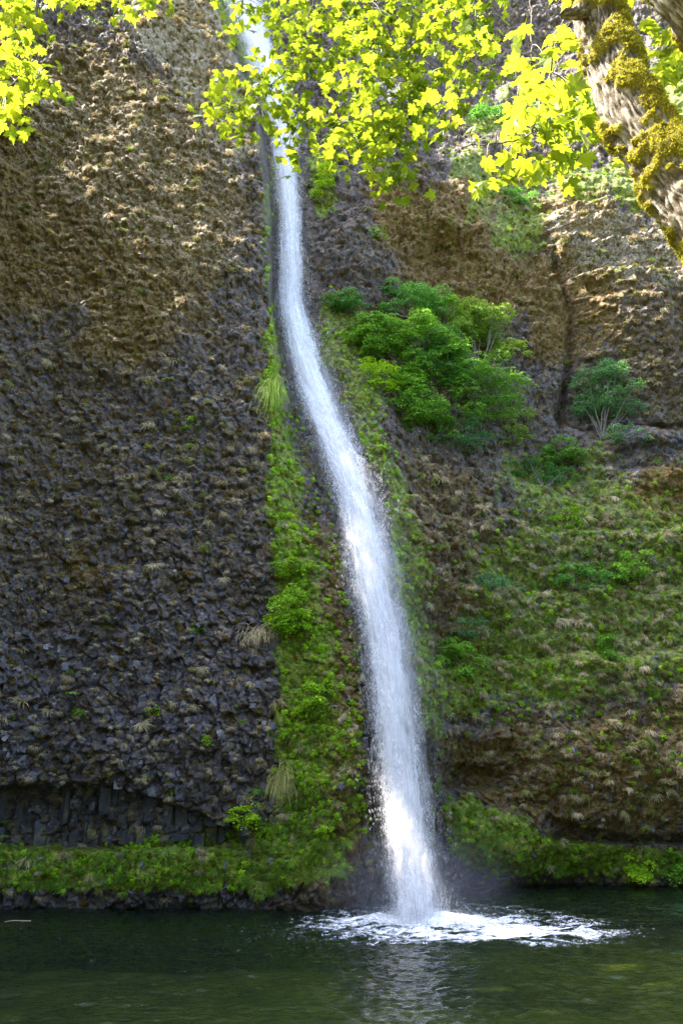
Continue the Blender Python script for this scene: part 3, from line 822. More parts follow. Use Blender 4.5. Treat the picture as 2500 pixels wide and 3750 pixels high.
# ------------------------------------------------------------------ pool, bed, ground
def pool():
    ys = np.concatenate([np.linspace(2, 22, 30)[:-1], np.linspace(22, 60, 520)])
    ss = np.concatenate([np.linspace(-1.1, -0.44, 14)[:-1], np.linspace(-0.44, 0.44, 420), np.linspace(0.44, 1.1, 14)[1:]])
    Yg = np.repeat(ys[:, None], len(ss), 1); Xg = ss[None] * np.maximum(Yg, 20)
    cx, cyy = 4.6, 41.3
    r = np.hypot((Xg - cx), (Yg - cyy))
    amp = 0.085 + 0.09 * np.exp(-(r / 4.5) ** 2) + 0.04 * np.exp(-(r / 11) ** 2)
    wob = 0.5 * perlin2(Xg / 2.2, Yg / 2.2, 31)
    wv = (1 - np.abs(perlin2(Xg / 0.9 + wob, Yg / 0.6 + wob, 32))) * 0.8 + perlin2(Xg / 0.34, Yg / 0.24, 33) * 0.5 + 0.5 * perlin2(Xg / 3.2, Yg / 1.6, 34)
    wv = wv + 0.5 * np.sin(r * 2.4 + 3 * wob) * np.exp(-((r - 5) / 5) ** 2)
    Zg = amp * (wv - 0.6) + 0.22 * np.exp(-(r / 1.6) ** 2)
    # foam: dense at the plunge, streaks blown to the right and towards the viewer
    dx, dy = Xg - cx, Yg - cyy
    e1 = np.exp(-((dx / 2.6) ** 2 + (dy / 1.5) ** 2) ** 0.8) * 1.25
    e2 = 0.46 * np.exp(-(((dx - 2.0) / 3.6) ** 2 + ((dy + 3.2) / 1.5) ** 2))
    e3 = 0.3 * np.exp(-(((dx + 2.2) / 3.2) ** 2 + ((dy - 0.9) / 0.9) ** 2))
    e4 = 0.36 * np.exp(-((r - 5.0) / 2.6) ** 2) * (dy > -6)
    st = np.clip(1 - np.abs(fbm(Xg / 2.0 + wob, Yg / 0.55, 35, 3)) * 3.0, 0, 1)
    glint_fleck = 0.16 * np.exp(-((dy + 4) / 5.0) ** 2) * smooth((dx + 16) / 8)  # white flecks, part foam and part painted glints
    foam = e1 * 0.95 + e2 * (0.35 + 1.3 * st) + e3 * (0.2 + 1.2 * st) + e4 * (0.1 + 1.2 * st) + 0.06 + glint_fleck
    n, m = Xg.shape
    idx = np.arange(n * m).reshape(n, m)
    f = np.stack([idx[:-1, :-1], idx[:-1, 1:], idx[1:, 1:], idx[1:, :-1]], -1).reshape(-1, 4)
    m_, nt = new_mat('pool_water'); t = NT(nt)
    geo = t.n('ShaderNodeNewGeometry'); P = geo.outputs['Position']
    mp = t.n('ShaderNodeMapping'); mp.inputs['Scale'].default_value = (1, 1.5, 1); t.l(P, mp.inputs['Vector'])
    b = t.n('ShaderNodeBump'); b.inputs['Strength'].default_value = 0.8; b.inputs['Distance'].default_value = 0.07
    hh = t.math('ADD', t.noise(mp.outputs[0], 3.2, 3, 0.5, 0.4), t.math('MULTIPLY', t.noise(mp.outputs[0], 9, 3, 0.6), 0.35))
    t.l(hh, b.inputs['Height'])
    fr = t.n('ShaderNodeFresnel'); fr.inputs['IOR'].default_value = 1.33; t.l(b.outputs[0], fr.inputs['Normal'])
    gl = t.n('ShaderNodeBsdfGlossy'); gl.inputs['Roughness'].default_value = 0.07; t.l(b.outputs[0], gl.inputs['Normal'])
    gl.inputs['Color'].default_value = (1, 1, 1, 1)
    tr = t.n('ShaderNodeBsdfTransparent'); tr.inputs['Color'].default_value = (0.52, 0.62, 0.34, 1)
    body = t.n('ShaderNodeBsdfDiffuse'); body.inputs['Color'].default_value = (0.008, 0.022, 0.016, 1)
    mb_ = t.n('ShaderNodeMixShader'); mb_.inputs[0].default_value = 0.25
    t.l(tr.outputs[0], mb_.inputs[1]); t.l(body.outputs[0], mb_.inputs[2])
    mx = t.n('ShaderNodeMixShader'); t.l(t.math('MULTIPLY', fr.outputs[0], 1.0), mx.inputs[0]); t.l(mb_.outputs[0], mx.inputs[1]); t.l(gl.outputs[0], mx.inputs[2])
    fo = t.attr('foam')
    nz = t.math('ADD', t.math('MULTIPLY', t.noise(P, 2.6, 5, 0.75, 0.6), 0.55), t.math('MULTIPLY', t.noise(P, 11, 4, 0.7), 0.45))
    ff = t.math('ADD', fo.outputs['Fac'], t.math('MULTIPLY', t.math('SUBTRACT', nz, 0.5), 2.4))
    sp = t.math('ADD', fo.outputs['Fac'], t.math('MULTIPLY', t.math('SUBTRACT', t.noise(mp.outputs[0], 3.4, 4, 0.7, 0.5), 0.5), 3.4))  # specks double as glints on the ripples, painted as white foam
    fm = t.math('MAXIMUM', t.ramp(ff, [(0.48, 0), (1.15, 1)]), t.ramp(sp, [(0.86, 0), (1.25, 0.5)]))
    fd = t.n('ShaderNodeBsdfDiffuse'); fd.inputs['Color'].default_value = (0.80, 0.83, 0.87, 1)
    m2 = t.n('ShaderNodeMixShader'); t.l(fm, m2.inputs[0]); t.l(mx.outputs[0], m2.inputs[1]); t.l(fd.outputs[0], m2.inputs[2])
    out = t.n('ShaderNodeOutputMaterial'); t.l(m2.outputs[0], out.inputs['Surface'])
    me = make_mesh('pool_water', np.stack([Xg, Yg, Zg], -1).reshape(-1, 3), f, m_, True, {'foam': foam.ravel()})
    tag(link('pool_water', me), kind='structure')
pool()

def ground():
    xs = np.concatenate([np.linspace(-900, -60, 18)[:-1], np.linspace(-60, 60, 100), np.linspace(60, 900, 18)[1:]])
    ys = np.concatenate([np.linspace(-900, -10, 18)[:-1], np.linspace(-10, 75, 110), np.linspace(75, 900, 18)[1:]])
    Xg, Yg = np.meshgrid(xs, ys)
    bank = smooth((5.5 - Yg + 0.5 * perlin2(Xg / 5, Yg / 5, 41)) / 3)
    bed = -1.1 - 1.6 * smooth((Yg - 24) / 14) + 1.1 * fbm(Xg / 5, Yg / 4, 42, 3)
    Zg = bed * (1 - bank) + (3.9 + 0.15 * fbm(Xg / 3, Yg / 3, 43)) * bank
    Zg = np.where(np.abs(Xg) > 60, 3.5 * bank - 2 * (1 - bank), Zg)
    m_ = simple_mat('pool_bed', [(0.3, (0.06, 0.07, 0.02)), (0.55, (0.16, 0.16, 0.05)), (0.75, (0.28, 0.26, 0.12))], 0.9, bump=0.5, bscale=3)
    n, m = Xg.shape
    idx = np.arange(n * m).reshape(n, m)
    f = np.stack([idx[:-1, :-1], idx[:-1, 1:], idx[1:, 1:], idx[1:, :-1]], -1).reshape(-1, 4)
    tag(link('ground', make_mesh('ground', np.stack([Xg, Yg, Zg], -1).reshape(-1, 3), f, m_)), kind='structure')
ground()

# ------------------------------------------------------------------ the waterfall
def water_mat(name, cu, cv, lo, hi, dens):
    m, nt = new_mat(name); t = NT(nt)
    uv = t.attr('flow').outputs['Vector']
    sp = t.n('ShaderNodeSeparateXYZ'); t.l(uv, sp.inputs[0])
    u, v = sp.outputs[0], sp.outputs[1]
    def nz(su, sv, d, ro=0.6, off=0.0):
        c = t.n('ShaderNodeCombineXYZ'); t.l(t.math('MULTIPLY', u, su), c.inputs[0]); t.l(t.math('MULTIPLY', v, sv), c.inputs[1]); c.inputs[2].default_value = off
        return t.noise(c.outputs[0], 1.0, d, ro, 0.3)
    a = t.math('ADD', t.math('MULTIPLY', nz(cu, cv, 4, 0.65), 0.45), t.math('MULTIPLY', nz(cu * 3.1, cv * 4, 4, 0.7, 5), 0.35))
    a = t.math('ADD', a, t.math('MULTIPLY', nz(cu * 0.35, cv * 0.5, 2, 0.5, 9), 0.20))
    # thinner towards both edges
    ed = t.math('ABSOLUTE', t.math('SUBTRACT', t.math('MULTIPLY', u, 2.0), 1.0))
    edge = t.math('POWER', ed, 1.8)
    s = t.math('SUBTRACT', t.math('ADD', a, dens), t.math('MULTIPLY', edge, 0.46))
    al = t.ramp(s, [(lo, 0), (hi, 1)])
    d = t.n('ShaderNodeBsdfDiffuse'); d.inputs['Color'].default_value = (0.95, 0.94, 0.97, 1)
    tl = t.n('ShaderNodeBsdfTranslucent'); tl.inputs['Color'].default_value = (0.95, 0.94, 0.97, 1)
    b = t.n('ShaderNodeBump'); b.inputs['Strength'].default_value = 0.8; b.inputs['Distance'].default_value = 0.6; t.l(a, b.inputs['Height']); t.l(b.outputs[0], d.inputs['Normal'])
    mx = t.n('ShaderNodeMixShader'); mx.inputs[0].default_value = 0.35; t.l(d.outputs[0], mx.inputs[1]); t.l(tl.outputs[0], mx.inputs[2])
    tr = t.n('ShaderNodeBsdfTransparent')
    m2 = t.n('ShaderNodeMixShader'); t.l(al, m2.inputs[0]); t.l(tr.outputs[0], m2.inputs[1]); t.l(mx.outputs[0], m2.inputs[2])
    out = t.n('ShaderNodeOutputMaterial'); t.l(m2.outputs[0], out.inputs['Surface'])
    return m

wf = empty('waterfall', vec(1510, 3360, 41.6))
tag(wf, 'tall white waterfall sliding down the chute between the two cliffs into the pool', 'waterfall')
def sheet(name, q0, q1, spread_l, spread_r, dY, mat, nu=36, nv=700, bulge=0.5, seed=0):
    q = np.linspace(q0, q1, nv)[:, None]; u = np.linspace(0, 1, nu)[None]
    k_ = 0.2 + 0.8 * smooth((q - 900) / 1500)
    l = wL(q) - spread_l * k_; r_ = wR(q) + spread_r * k_
    wig = 13 * perlin2(q / 75, 0 * q + seed, 51) + 5 * perlin2(q / 17, 0 * q + seed, 52)
    p = l + (r_ - l) * u + wig * (np.abs(u - 0.5) * 2)
    Yw = Wd(q) - dY - bulge * np.sin(np.pi * u) + 0.55 * fbm(u * 6 + seed, q / 190, 53 + seed, 3) + 0.12 * fbm(u * 20, q / 60, 54 + seed, 2)
    P_ = unproject(p, q + 0 * u, Yw)
    v = np.cumsum(np.concatenate([[0], np.linalg.norm(np.diff(P_[:, nu // 2], axis=0), axis=1)]))
    idx = np.arange(nv * nu).reshape(nv, nu)
    f = np.stack([idx[1:, :-1], idx[1:, 1:], idx[:-1, 1:], idx[:-1, :-1]], -1).reshape(-1, 4)
    fl = np.stack([np.broadcast_to(u, p.shape), np.broadcast_to(v[:, None], p.shape), np.full(p.shape, float(seed))], -1).reshape(-1, 3)
    return link(name, make_mesh(name, P_.reshape(-1, 3), f, mat, True, {'flow': fl}), wf)
sheet('water_sheet', -380, 3375, 2, 6, 0.0, water_mat('falling_water', 8, 0.22, 0.44, 0.66, 0.13), seed=0)
sheet('water_sheet', -380, 3380, 14, 22, 0.4, water_mat('falling_water_veil', 16, 0.28, 0.36, 0.84, 0.10), seed=3)
sheet('water_sheet', -380, 3385, 34, 64, 0.8, water_mat('falling_water_spray', 30, 0.5, 0.30, 1.15, 0.06), seed=7)

M_drop, _nt = new_mat('water_drops'); _t = NT(_nt)
_d = _t.n('ShaderNodeBsdfDiffuse'); _d.inputs['Color'].default_value = (0.95, 0.94, 0.97, 1)
_tl = _t.n('ShaderNodeBsdfTranslucent'); _tl.inputs['Color'].default_value = (0.95, 0.94, 0.97, 1)
_m = _t.n('ShaderNodeMixShader'); _m.inputs[0].default_value = 0.4; _t.l(_d.outputs[0], _m.inputs[1]); _t.l(_tl.outputs[0], _m.inputs[2])
_o = _t.n('ShaderNodeOutputMaterial'); _t.l(_m.outputs[0], _o.inputs['Surface'])

def streak_mesh(name, L, w, seed):
    r = random.Random(seed); mb = MB()
    for k in range(5):
        c = np.array([r.uniform(-0.12, 0.12), r.uniform(-0.12, 0.12), r.uniform(-0.4, 0.4)])
        l = L * r.uniform(0.4, 1.0) / 2; ww = w * r.uniform(0.5, 1.2) / 2
        v = [c + (0, 0, l), c + (ww, 0, 0), c + (0, ww, 0), c + (-ww, 0, 0), c + (0, -ww, 0), c - np.array([0, 0, l])]
        mb.add(v, [[0, 1, 2], [0, 2, 3], [0, 3, 4], [0, 4, 1], [5, 2, 1], [5, 3, 2], [5, 4, 3], [5, 1, 4]])
    return mb.mesh(name, M_drop)
C_drop = source_collection('drop_source', [streak_mesh('drop', 0.20, 0.009, i) for i in range(5)])
def drops():
    n = 26000
    q = rng.uniform(560, 3380, n)
    t_ = rng.normal(0.5, 0.24, n)
    wide = smooth((q - 700) / 2500)
    t_ += np.abs(rng.normal(0, 0.13, n)) * (rng.uniform(0, 1, n) < 0.2)
    l, r_ = wL(q), wR(q)
    p = l + (r_ - l) * t_
    Yw = Wd(q) - 0.55 - rng.normal(0.2, 0.3, n)
    keep = fbm(t_ * 5, q / 150, 61, 3) + 0.35 > rng.uniform(0, 0.55, n)
    p, q, Yw = p[keep], q[keep], Yw[keep]
    P_ = unproject(p, q, Yw)
    slope = np.gradient(0.5 * (wL(np.arange(0, 3400)) + wR(np.arange(0, 3400))))
    an = np.interp(q, np.arange(0, 3400), slope)
    rot = np.stack([rng.normal(0.05, 0.06, len(p)), -np.arctan(an) + rng.normal(0, 0.06, len(p)), rng.uniform(0, 6, len(p))], -1)
    s = rng.uniform(0.5, 1.2, len(p))
    scatter('water_drops', P_, rot, np.stack([s, s, s * rng.uniform(0.7, 1.6, len(p))], -1), C_drop, 5, wf)
    # splash crown at the foot
    n = 5000
    a = rng.uniform(0, 2 * np.pi, n); rr = np.abs(rng.normal(0, 1.0, n))
    c = unproject(1515, 3365, 41.3)
    pos = np.stack([c[0] + 0.25 + rr * np.cos(a) * 1.5, c[1] - 0.3 + rr * np.sin(a) * 0.9, np.abs(rng.normal(0, 0.35, n)) * np.exp(-rr * 0.5) + 0.05], -1)
    scatter('splash', pos, rng.uniform(0, 3, (n, 3)), rng.uniform(0.3, 0.7, n), C_drop, 5, wf)
drops()

def mist():
    import bmesh
    def vol(name, center, radii, dens, lean=0.0):
        bm = bmesh.new(); bmesh.ops.create_icosphere(bm, subdivisions=3, radius=1)
        me = bpy.data.meshes.new(name); bm.to_mesh(me); bm.free()
        m, nt = new_mat(name + '_air'); t = NT(nt)
        tc = t.n('ShaderNodeTexCoord'); ln = t.n('ShaderNodeVectorMath', operation='LENGTH'); t.l(tc.outputs['Object'], ln.inputs[0])
        fall = t.math('POWER', t.math('SUBTRACT', 1.0, ln.outputs['Value'], clamp=True), 1.6)
        nz = t.noise(tc.outputs['Object'], 2.5, 2)
        d = t.math('MULTIPLY', t.math('MULTIPLY', fall, nz), dens * 2)
        pv = t.n('ShaderNodeVolumePrincipled'); pv.inputs['Color'].default_value = (0.9, 0.93, 1, 1); t.l(d, pv.inputs['Density'])
        o_ = t.n('ShaderNodeOutputMaterial'); t.l(pv.outputs[0], o_.inputs['Volume'])
        me.materials.append(m)
        o = link(name, me, wf); o.location = center; o.scale = radii; o.rotation_euler = (0, lean, 0)
        o['kind'] = 'stuff'
    vol('mist', vec(1530, 3270, 41.4) , (5.5, 3.2, 3.6), 0.09)
    vol('mist', vec(1480, 2400, 45.3), (2.6, 2.0, 13), 0.04, -0.12)
mist()

# ------------------------------------------------------------------ shrubs on the ledges
def leaf_cloud(mb, centers, radii, n_per, leaf, flat=0.75):
    """crown made of flat, drooping sprays of leaves"""
    for c, R in zip(centers, radii):
        ns = int(n_per / 14 * (R / 0.5) ** 1.6) + 3
        for k in range(ns):
            d = rng.normal(size=3); d[2] = abs(d[2]) * 0.9 - 0.25; d[1] -= 0.3; d /= np.linalg.norm(d)
            o = c + d * R * rng.uniform(0.5, 1.05) * np.array([1, 1, flat])
            up = np.array([d[0] * 0.45, d[1] * 0.45, 1.0]) + rng.normal(size=3) * 0.22; up /= np.linalg.norm(up)
            a1 = np.cross(up, rng.normal(size=3)); a1 /= np.linalg.norm(a1); a2 = np.cross(up, a1)
            n = int(rng.integers(9, 16)); r = leaf * 2.1
            x = rng.normal(0, 0.5, n)[:, None] * r; y = rng.normal(0, 0.5, n)[:, None] * r
            pos = o + a1 * x + a2 * y + up * (rng.normal(0, 0.10, n)[:, None] * r) - np.array([0, 0, 0.5]) * (x * x + y * y) / r * 0.6
            nr = up + rng.normal(size=(n, 3)) * 0.35; nr /= np.linalg.norm(nr, axis=1)[:, None]
            s = np.cross(nr, rng.normal(size=(n, 3))); s /= np.linalg.norm(s, axis=1)[:, None]; u = np.cross(nr, s)
            l = (leaf * rng.uniform(0.6, 1.3, n))[:, None]
            v = np.stack([pos - s * l * 0.5, pos - u * l * 0.33 - nr * l * 0.08, pos + s * l * 0.5, pos + u * l * 0.33 - nr * l * 0.08], 1).reshape(-1, 3)
            mb.add(v, np.arange(n * 4).reshape(n, 4))

def shrub(name, label, cat, p, q, rp, rq, mat, root=None, leaf=0.13, clumps=26, dens=150, out=1.0, group=None, sparse=0.0):
    """a shrub that grows out of the rock; p, q: middle of its crown in the photograph"""
    rp_, rq_ = root or (p, q + rq * 0.8)
    base_pt, nb = grid_at(np.array([rp_]), np.array([rq_])); base_pt = base_pt[0]; nb = nb[0]
    cp, _ = grid_at(np.array([p]), np.array([q])); Yc = min(cp[0, 1], base_pt[1] + 1.5)
    m = pxsize(q, Yc); R = np.array([rp * m, 0.75 * min(rp, rq) * m, rq * m]) * 1.12
    cen = unproject(p, q, Yc - R[1] * 0.55 * out)
    t = empty(name, base_pt.tolist())
    tag(t, label, cat, group)
    mb = MB(); wb = MB()
    cs = []; rs = []
    for k in range(clumps):
        d = rng.normal(size=3); d /= np.linalg.norm(d)
        c = cen + d * R * rng.uniform(0.25, 0.92) ** 0.7
        cs.append(c); rs.append(rng.uniform(0.2, 0.36) * min(R[0], R[2]) * 1.25 + 0.08)
    leaf_cloud(mb, cs, rs, dens, leaf * 1.15)
    link('crown', mb.mesh('crown', mat, False), t)
    for c in cs[: max(5, clumps // 2)]:
        mid = base_pt * 0.45 + np.array(c) * 0.55 + rng.normal(size=3) * 0.12 * R.mean() + np.array([0, -0.1, -0.1])
        tt = np.linspace(0, 1, 7)[:, None]
        pts = (1 - tt) ** 2 * (base_pt + [0, 0.15, 0]) + 2 * tt * (1 - tt) * mid + tt ** 2 * np.array(c)
        pts[1:-1] += rng.normal(size=(5, 3)) * 0.05
        tube(wb, pts, np.linspace(0.055, 0.012, 7) * min(1.3, R.mean() * 0.7), 5)
    link('trunk', wb.mesh('trunk', M_wood), t)
    return t

SH = [
 ('shrub', 'dark green leafy bush topping the thicket right of the falls', 'shrub', 1500, 1105, 135, 80, M_shrubd, None, 0.13, 30),
 ('shrub', 'low dark bush at the upper left end of the thicket, next to the falling water', 'shrub', 1275, 1110, 95, 48, M_shrubd, None, 0.12, 18),
 ('shrub', 'broad mid green bush in the middle of the thicket beside the falls', 'shrub', 1500, 1270, 190, 120, M_shrubm, None, 0.13, 42),
 ('shrub', 'pale green bush with yellow tips standing tall in the right of the thicket', 'shrub', 1730, 1190, 120, 115, M_shrubl, (1740, 1420), 0.13, 28),
 ('shrub', 'dense bright green bush hanging over the dark hollow below the thicket', 'shrub', 1500, 1450, 150, 110, M_shrubm, None, 0.13, 34),
 ('shrub', 'loose feathery bush at the lower right corner of the thicket', 'shrub', 1760, 1440, 165, 140, M_shrubm, None, 0.11, 30),
 ('shrub', 'small sprig with yellow leaves leaning out right of the thicket', 'shrub', 1860, 1290, 85, 50, M_shrubl, (1770, 1420), 0.12, 12),
 ('shrub', 'wispy bush trailing down the slope under the thicket', 'shrub', 1680, 1590, 150, 70, M_shrubb, None, 0.10, 20),
 ('small_tree', 'thin open tree with bluish leaves against the cracked right wall', 'tree', 2215, 1440, 125, 120, M_shrubb, (2200, 1610), 0.12, 24),
 ('shrub', 'bright green bush on the ledge below the vertical crack', 'shrub', 2060, 1640, 95, 60, M_shrubm, None, 0.12, 18),
 ('shrub', 'wide dark green bush below the crack bush on the steep slope', 'shrub', 1990, 1740, 150, 60, M_shrubd, None, 0.11, 24),
 ('shrub', 'low leafy bush under the boulder on the pinkish ledge', 'shrub', 2300, 1585, 120, 45, M_shrubb, None, 0.11, 14),
 ('shrub', 'round dark bush in the lower right slope beside the tall grass', 'shrub', 2130, 2120, 100, 55, M_shrubd, None, 0.11, 18),
 ('shrub', 'spreading light green bush near the middle right edge of the slope', 'shrub', 2290, 2070, 110, 60, M_shrubm, None, 0.12, 18),
 ('shrub', 'small upright green bush standing alone on the mossy lower slope', 'shrub', 2225, 2370, 48, 66, M_shrubm, None, 0.11, 12),
 ('shrub', 'bush with dense dark leaves in the grassy gully under the leaning trunk', 'shrub', 1905, 725, 62, 48, M_shrubd, None, 0.12, 12),
 ('shrub', 'dark bushy strip at the foot of the far upper cliff', 'shrub', 1830, 425, 150, 38, M_shrubd, None, 0.16, 22),
 ('shrub', 'green bush on the slope just right of the dark bushy strip', 'shrub', 2050, 440, 80, 42, M_shrubb, None, 0.15, 12),
 ('shrub', 'leafy bush with small white flowers at the left of the lower slope', 'shrub', 1700, 2300, 90, 55, M_shrubb, None, 0.10, 14),
 ('shrub', 'lush bush hugging the rock edge beside the lower falls', 'shrub', 1690, 2420, 85, 80, M_shrubm, None, 0.11, 18),
 ('shrub', 'dark low bush above the white-flowered bush', 'shrub', 1800, 2150, 110, 50, M_shrubb, None, 0.10, 16),
 ('shrub', 'slender sapling leaning from the mossy shore on the right', 'shrub', 2335, 3185, 46, 52, M_leafy, None, 0.13, 12),
 ('shrub', 'leafy plant at the right end of the mossy shore', 'shrub', 2475, 3170, 50, 60, M_shrubm, None, 0.14, 14),
 ('shrub', 'lush bright green bush on the mossy rib left of the falls', 'shrub', 1080, 2250, 78, 95, M_leafy, None, 0.12, 26),
 ('shrub', 'smaller bright bush above the lush one on the mossy rib', 'shrub', 1055, 2075, 62, 42, M_leafy, None, 0.11, 14),
 ('shrub', 'straggling bright plant halfway down the mossy rib', 'shrub', 1160, 2560, 60, 80, M_leafy, None, 0.11, 18),
 ('shrub', 'bright bush high on the rock right beside the upper falls', 'shrub', 1180, 660, 38, 80, M_leafy, None, 0.13, 12),
 ('shrub', 'tangle of yellowish leaves above the mossy left shore', 'shrub', 905, 2985, 90, 50, M_leafy, None, 0.10, 16),
]
SH += [
 ('shrub', 'leafy bush filling the thicket between the mossy rib and its broad middle bush', 'shrub', 1375, 1230, 95, 95, M_shrubm, None, 0.13, 26),
 ('shrub', 'dark bush deep inside the thicket under the pale tall one', 'shrub', 1620, 1330, 120, 100, M_shrubd, None, 0.13, 28),
 ('shrub', 'soft green bush between the dark top bush and the pale tall one', 'shrub', 1610, 1160, 85, 80, M_shrubm, None, 0.12, 22),
 ('shrub', 'hanging yellowish-green bush on the left flank of the thicket', 'shrub', 1395, 1390, 70, 80, M_leafy, None, 0.10, 16),
]
SH += [
 ('shrub', 'soft trailing bush that spills from the foot of the thicket towards the falls', 'shrub', 1570, 1560, 110, 75, M_shrubm, None, 0.11, 20),
 ('shrub', 'feathery light bush at the far right foot of the thicket, above the slope', 'shrub', 1880, 1560, 90, 75, M_shrubl, None, 0.10, 16),
 ('shrub', 'bright low bush on the open slope below the wide dark one', 'shrub', 2080, 1900, 95, 45, M_leafy, None, 0.10, 14),
]
for s in SH: shrub(*s)

# single plants on the bare left wall
def fern(label, p, q, size, mat, dead=False, name='fern', cat='fern', nf=11):
    b, nb = grid_at(np.array([p]), np.array([q])); b = b[0]; nb = nb[0]
    t = empty(name, b.tolist()); tag(t, label, cat)
    for k in range(nf):
        mb = MB()
        a = -1.3 + 2.6 * k / (nf - 1) + random.uniform(-0.15, 0.15)
        d = np.array([math.sin(a), -0.9 * math.cos(a) - 0.2, 0.75 if not dead else 0.0]); d /= np.linalg.norm(d)
        L = size * random.uniform(0.7, 1.1); pts = []; p_ = b + nb * 0.02; dd = d.copy()
        for s in range(9):
            pts.append(p_.copy()); p_ = p_ + dd * L / 8; dd = dd + np.array([0, 0, -0.24 if not dead else -0.6]); dd /= np.linalg.norm(dd)
        pts = np.array(pts)
        for s in range(1, 9):
            side = np.cross(pts[s] - pts[s - 1], [0, 0, 1.0]); side /= np.linalg.norm(side) + 1e-6
            tn = (pts[s] - pts[s - 1]); tn = tn / np.linalg.norm(tn)
            w = L * 0.17 * math.sin(math.pi * (s + 0.6) / 9.4)
            for sg in (-1, 1):
                for hh in (0, 0.5):
                    c = pts[s - 1] * (1 - hh) + pts[s] * hh
                    tip = c + sg * side * w + tn * w * 0.3 - np.array([0, 0, w * 0.25])
                    mb.add([c, c + tn * L * 0.035, tip], [[0, 1, 2]])
        link('frond', mb.mesh('frond', M_red if (dead or (k % 5 == 4 and mat is M_red)) else mat, False), t)
    return t
fern('fern growing alone in the middle of the bare left wall', 615, 1395, 0.75, M_green)
fern('withered reddish fern drooping just under the green fern on the left wall', 612, 1450, 0.8, M_red, True)
fern('dark green fern beside the hanging yellow grass above the left shore', 945, 2900, 0.95, M_shrubd)
fern('small pale fern low on the left wall, above the columns', 263, 2540, 0.55, M_leafy)
fern('bluish fern beside the pale grass at the edge of the left wall', 985, 2190, 0.7, M_shrubb)
fern('fern on the far left wall edge near the shore columns', 15, 3060, 0.5, M_leafy)
def sprig(label, p, q, r=26):
    return shrub('wall_plant', label, 'plant', p, q, r, r * 0.9, M_leafy, (p, q), 0.09, 7, 26)
sprig('small green plant on the dark left wall, right of the pale fern', 575, 2610)
sprig('little green plant above the dark bulge near the rib edge', 722, 2300)
sprig('tiny green plant on the smooth purple rock of the left wall', 750, 2712, 16)
sprig('green plant among dry grass in the middle of the left wall', 690, 1550, 34)
sprig('small round green plant at the top left of the wall under the leaves', 252, 372, 18)
sprig('pale leafy plant on the grey rock left of the brown bulge', 1385, 850, 42)

def long_grass(label, p, q, wpx, lpx, mat, n=170):
    b, nb = grid_at(np.array([p]), np.array([q])); b = b[0]
    t = MB()
    m = pxsize(q, b[1])
    for k in range(n):
        pp = p + rng.normal(0, wpx * 0.4); qq = q + rng.normal(0, lpx * 0.15)
        s, ns = grid_at(np.array([pp]), np.array([qq])); s = s[0] + ns[0] * 0.05
        ribbon(t, s - b, [rng.normal(0, 0.4), -1, rng.uniform(0.0, 0.6)], lpx * m * rng.uniform(0.4, 0.9), 0.03, 0.7, 5)
    o = link('hanging_grass', t.mesh('hanging_grass', mat, False)); o.location = b
    tag(o, label, 'grass clump')
long_grass('pale straw-coloured grass hanging over the edge at the top of the lower rib', 945, 2320, 75, 95, M_dry)
long_grass('yellow-green grass mane hanging above the left shore', 1030, 2850, 42, 150, M_olive, 260)
long_grass('long strip of fresh green grass hanging down the rib edge', 1003, 1440, 18, 190, M_green, 260)

# ------------------------------------------------------------------ maples in front
def bark_mat():
    m, nt = new_mat('mossy_bark'); t = NT(nt)
    geo = t.n('ShaderNodeNewGeometry'); P = geo.outputs['Position']
    a = t.attr('mossy').outputs['Fac']
    n1 = t.noise(P, 9, 5, 0.7); n2 = t.noise(P, 45, 5, 0.7)
    bark = t.ramp(t.math('ADD', t.math('MULTIPLY', n1, 0.5), t.math('MULTIPLY', n2, 0.5)), [(0.3, (0.06, 0.042, 0.025)), (0.5, (0.19, 0.145, 0.095)), (0.7, (0.36, 0.30, 0.22))])
    bark = t.mix(t.math('MULTIPLY', t.attr('ridge').outputs['Fac'], 0.7), t.mix(1.0, bark, (0.45, 0.42, 0.40), 'MULTIPLY'), t.mix(t.ramp(t.noise(P, 14, 5, 0.75), [(0.42, 0.1), (0.6, 0.75)]), bark, (0.60, 0.56, 0.50)))  # recess shade painted into the bark pattern: furrows dark, crests pale
    ms = t.ramp(t.math('ADD', t.math('MULTIPLY', n1, 0.6), t.math('MULTIPLY', n2, 0.4)), [(0.3, (0.05, 0.04, 0.006)), (0.5, (0.16, 0.13, 0.015)), (0.7, (0.30, 0.26, 0.03))])
    f = t.ramp(t.math('ADD', a, t.math('MULTIPLY', t.math('SUBTRACT', n2, 0.5), 0.9)), [(0.4, 0), (0.6, 1)])
    c = t.mix(f, bark, ms)
    d = t.n('ShaderNodeBsdfPrincipled'); d.inputs['Roughness'].default_value = 0.9; d.inputs['Specular IOR Level'].default_value = 0.2
    t.l(c, d.inputs['Base Color'])
    b = t.n('ShaderNodeBump'); b.inputs['Strength'].default_value = 1.0; b.inputs['Distance'].default_value = 0.015
    t.l(t.noise(P, 90, 5, 0.75), b.inputs['Height']); t.l(b.outputs[0], d.inputs['Normal'])
    out = t.n('ShaderNodeOutputMaterial'); t.l(d.outputs[0], out.inputs['Surface'])
    return m
M_bark = bark_mat()
M_fuzz = foliage_mat('moss_fuzz', [(0.10, 0.085, 0.006), (0.24, 0.21, 0.012), (0.40, 0.35, 0.02), (0.56, 0.50, 0.04)], trans=0.35, spec=0.05, vary=0.0)
M_maple = foliage_mat('maple_leaf', [(0.07, 0.12, 0.008), (0.14, 0.21, 0.012), (0.25, 0.31, 0.016), (0.42, 0.43, 0.04)], trans=0.66, rough=0.45, spec=0.4, tcol=(1.0, 0.95, 0.15), vary=0.5)

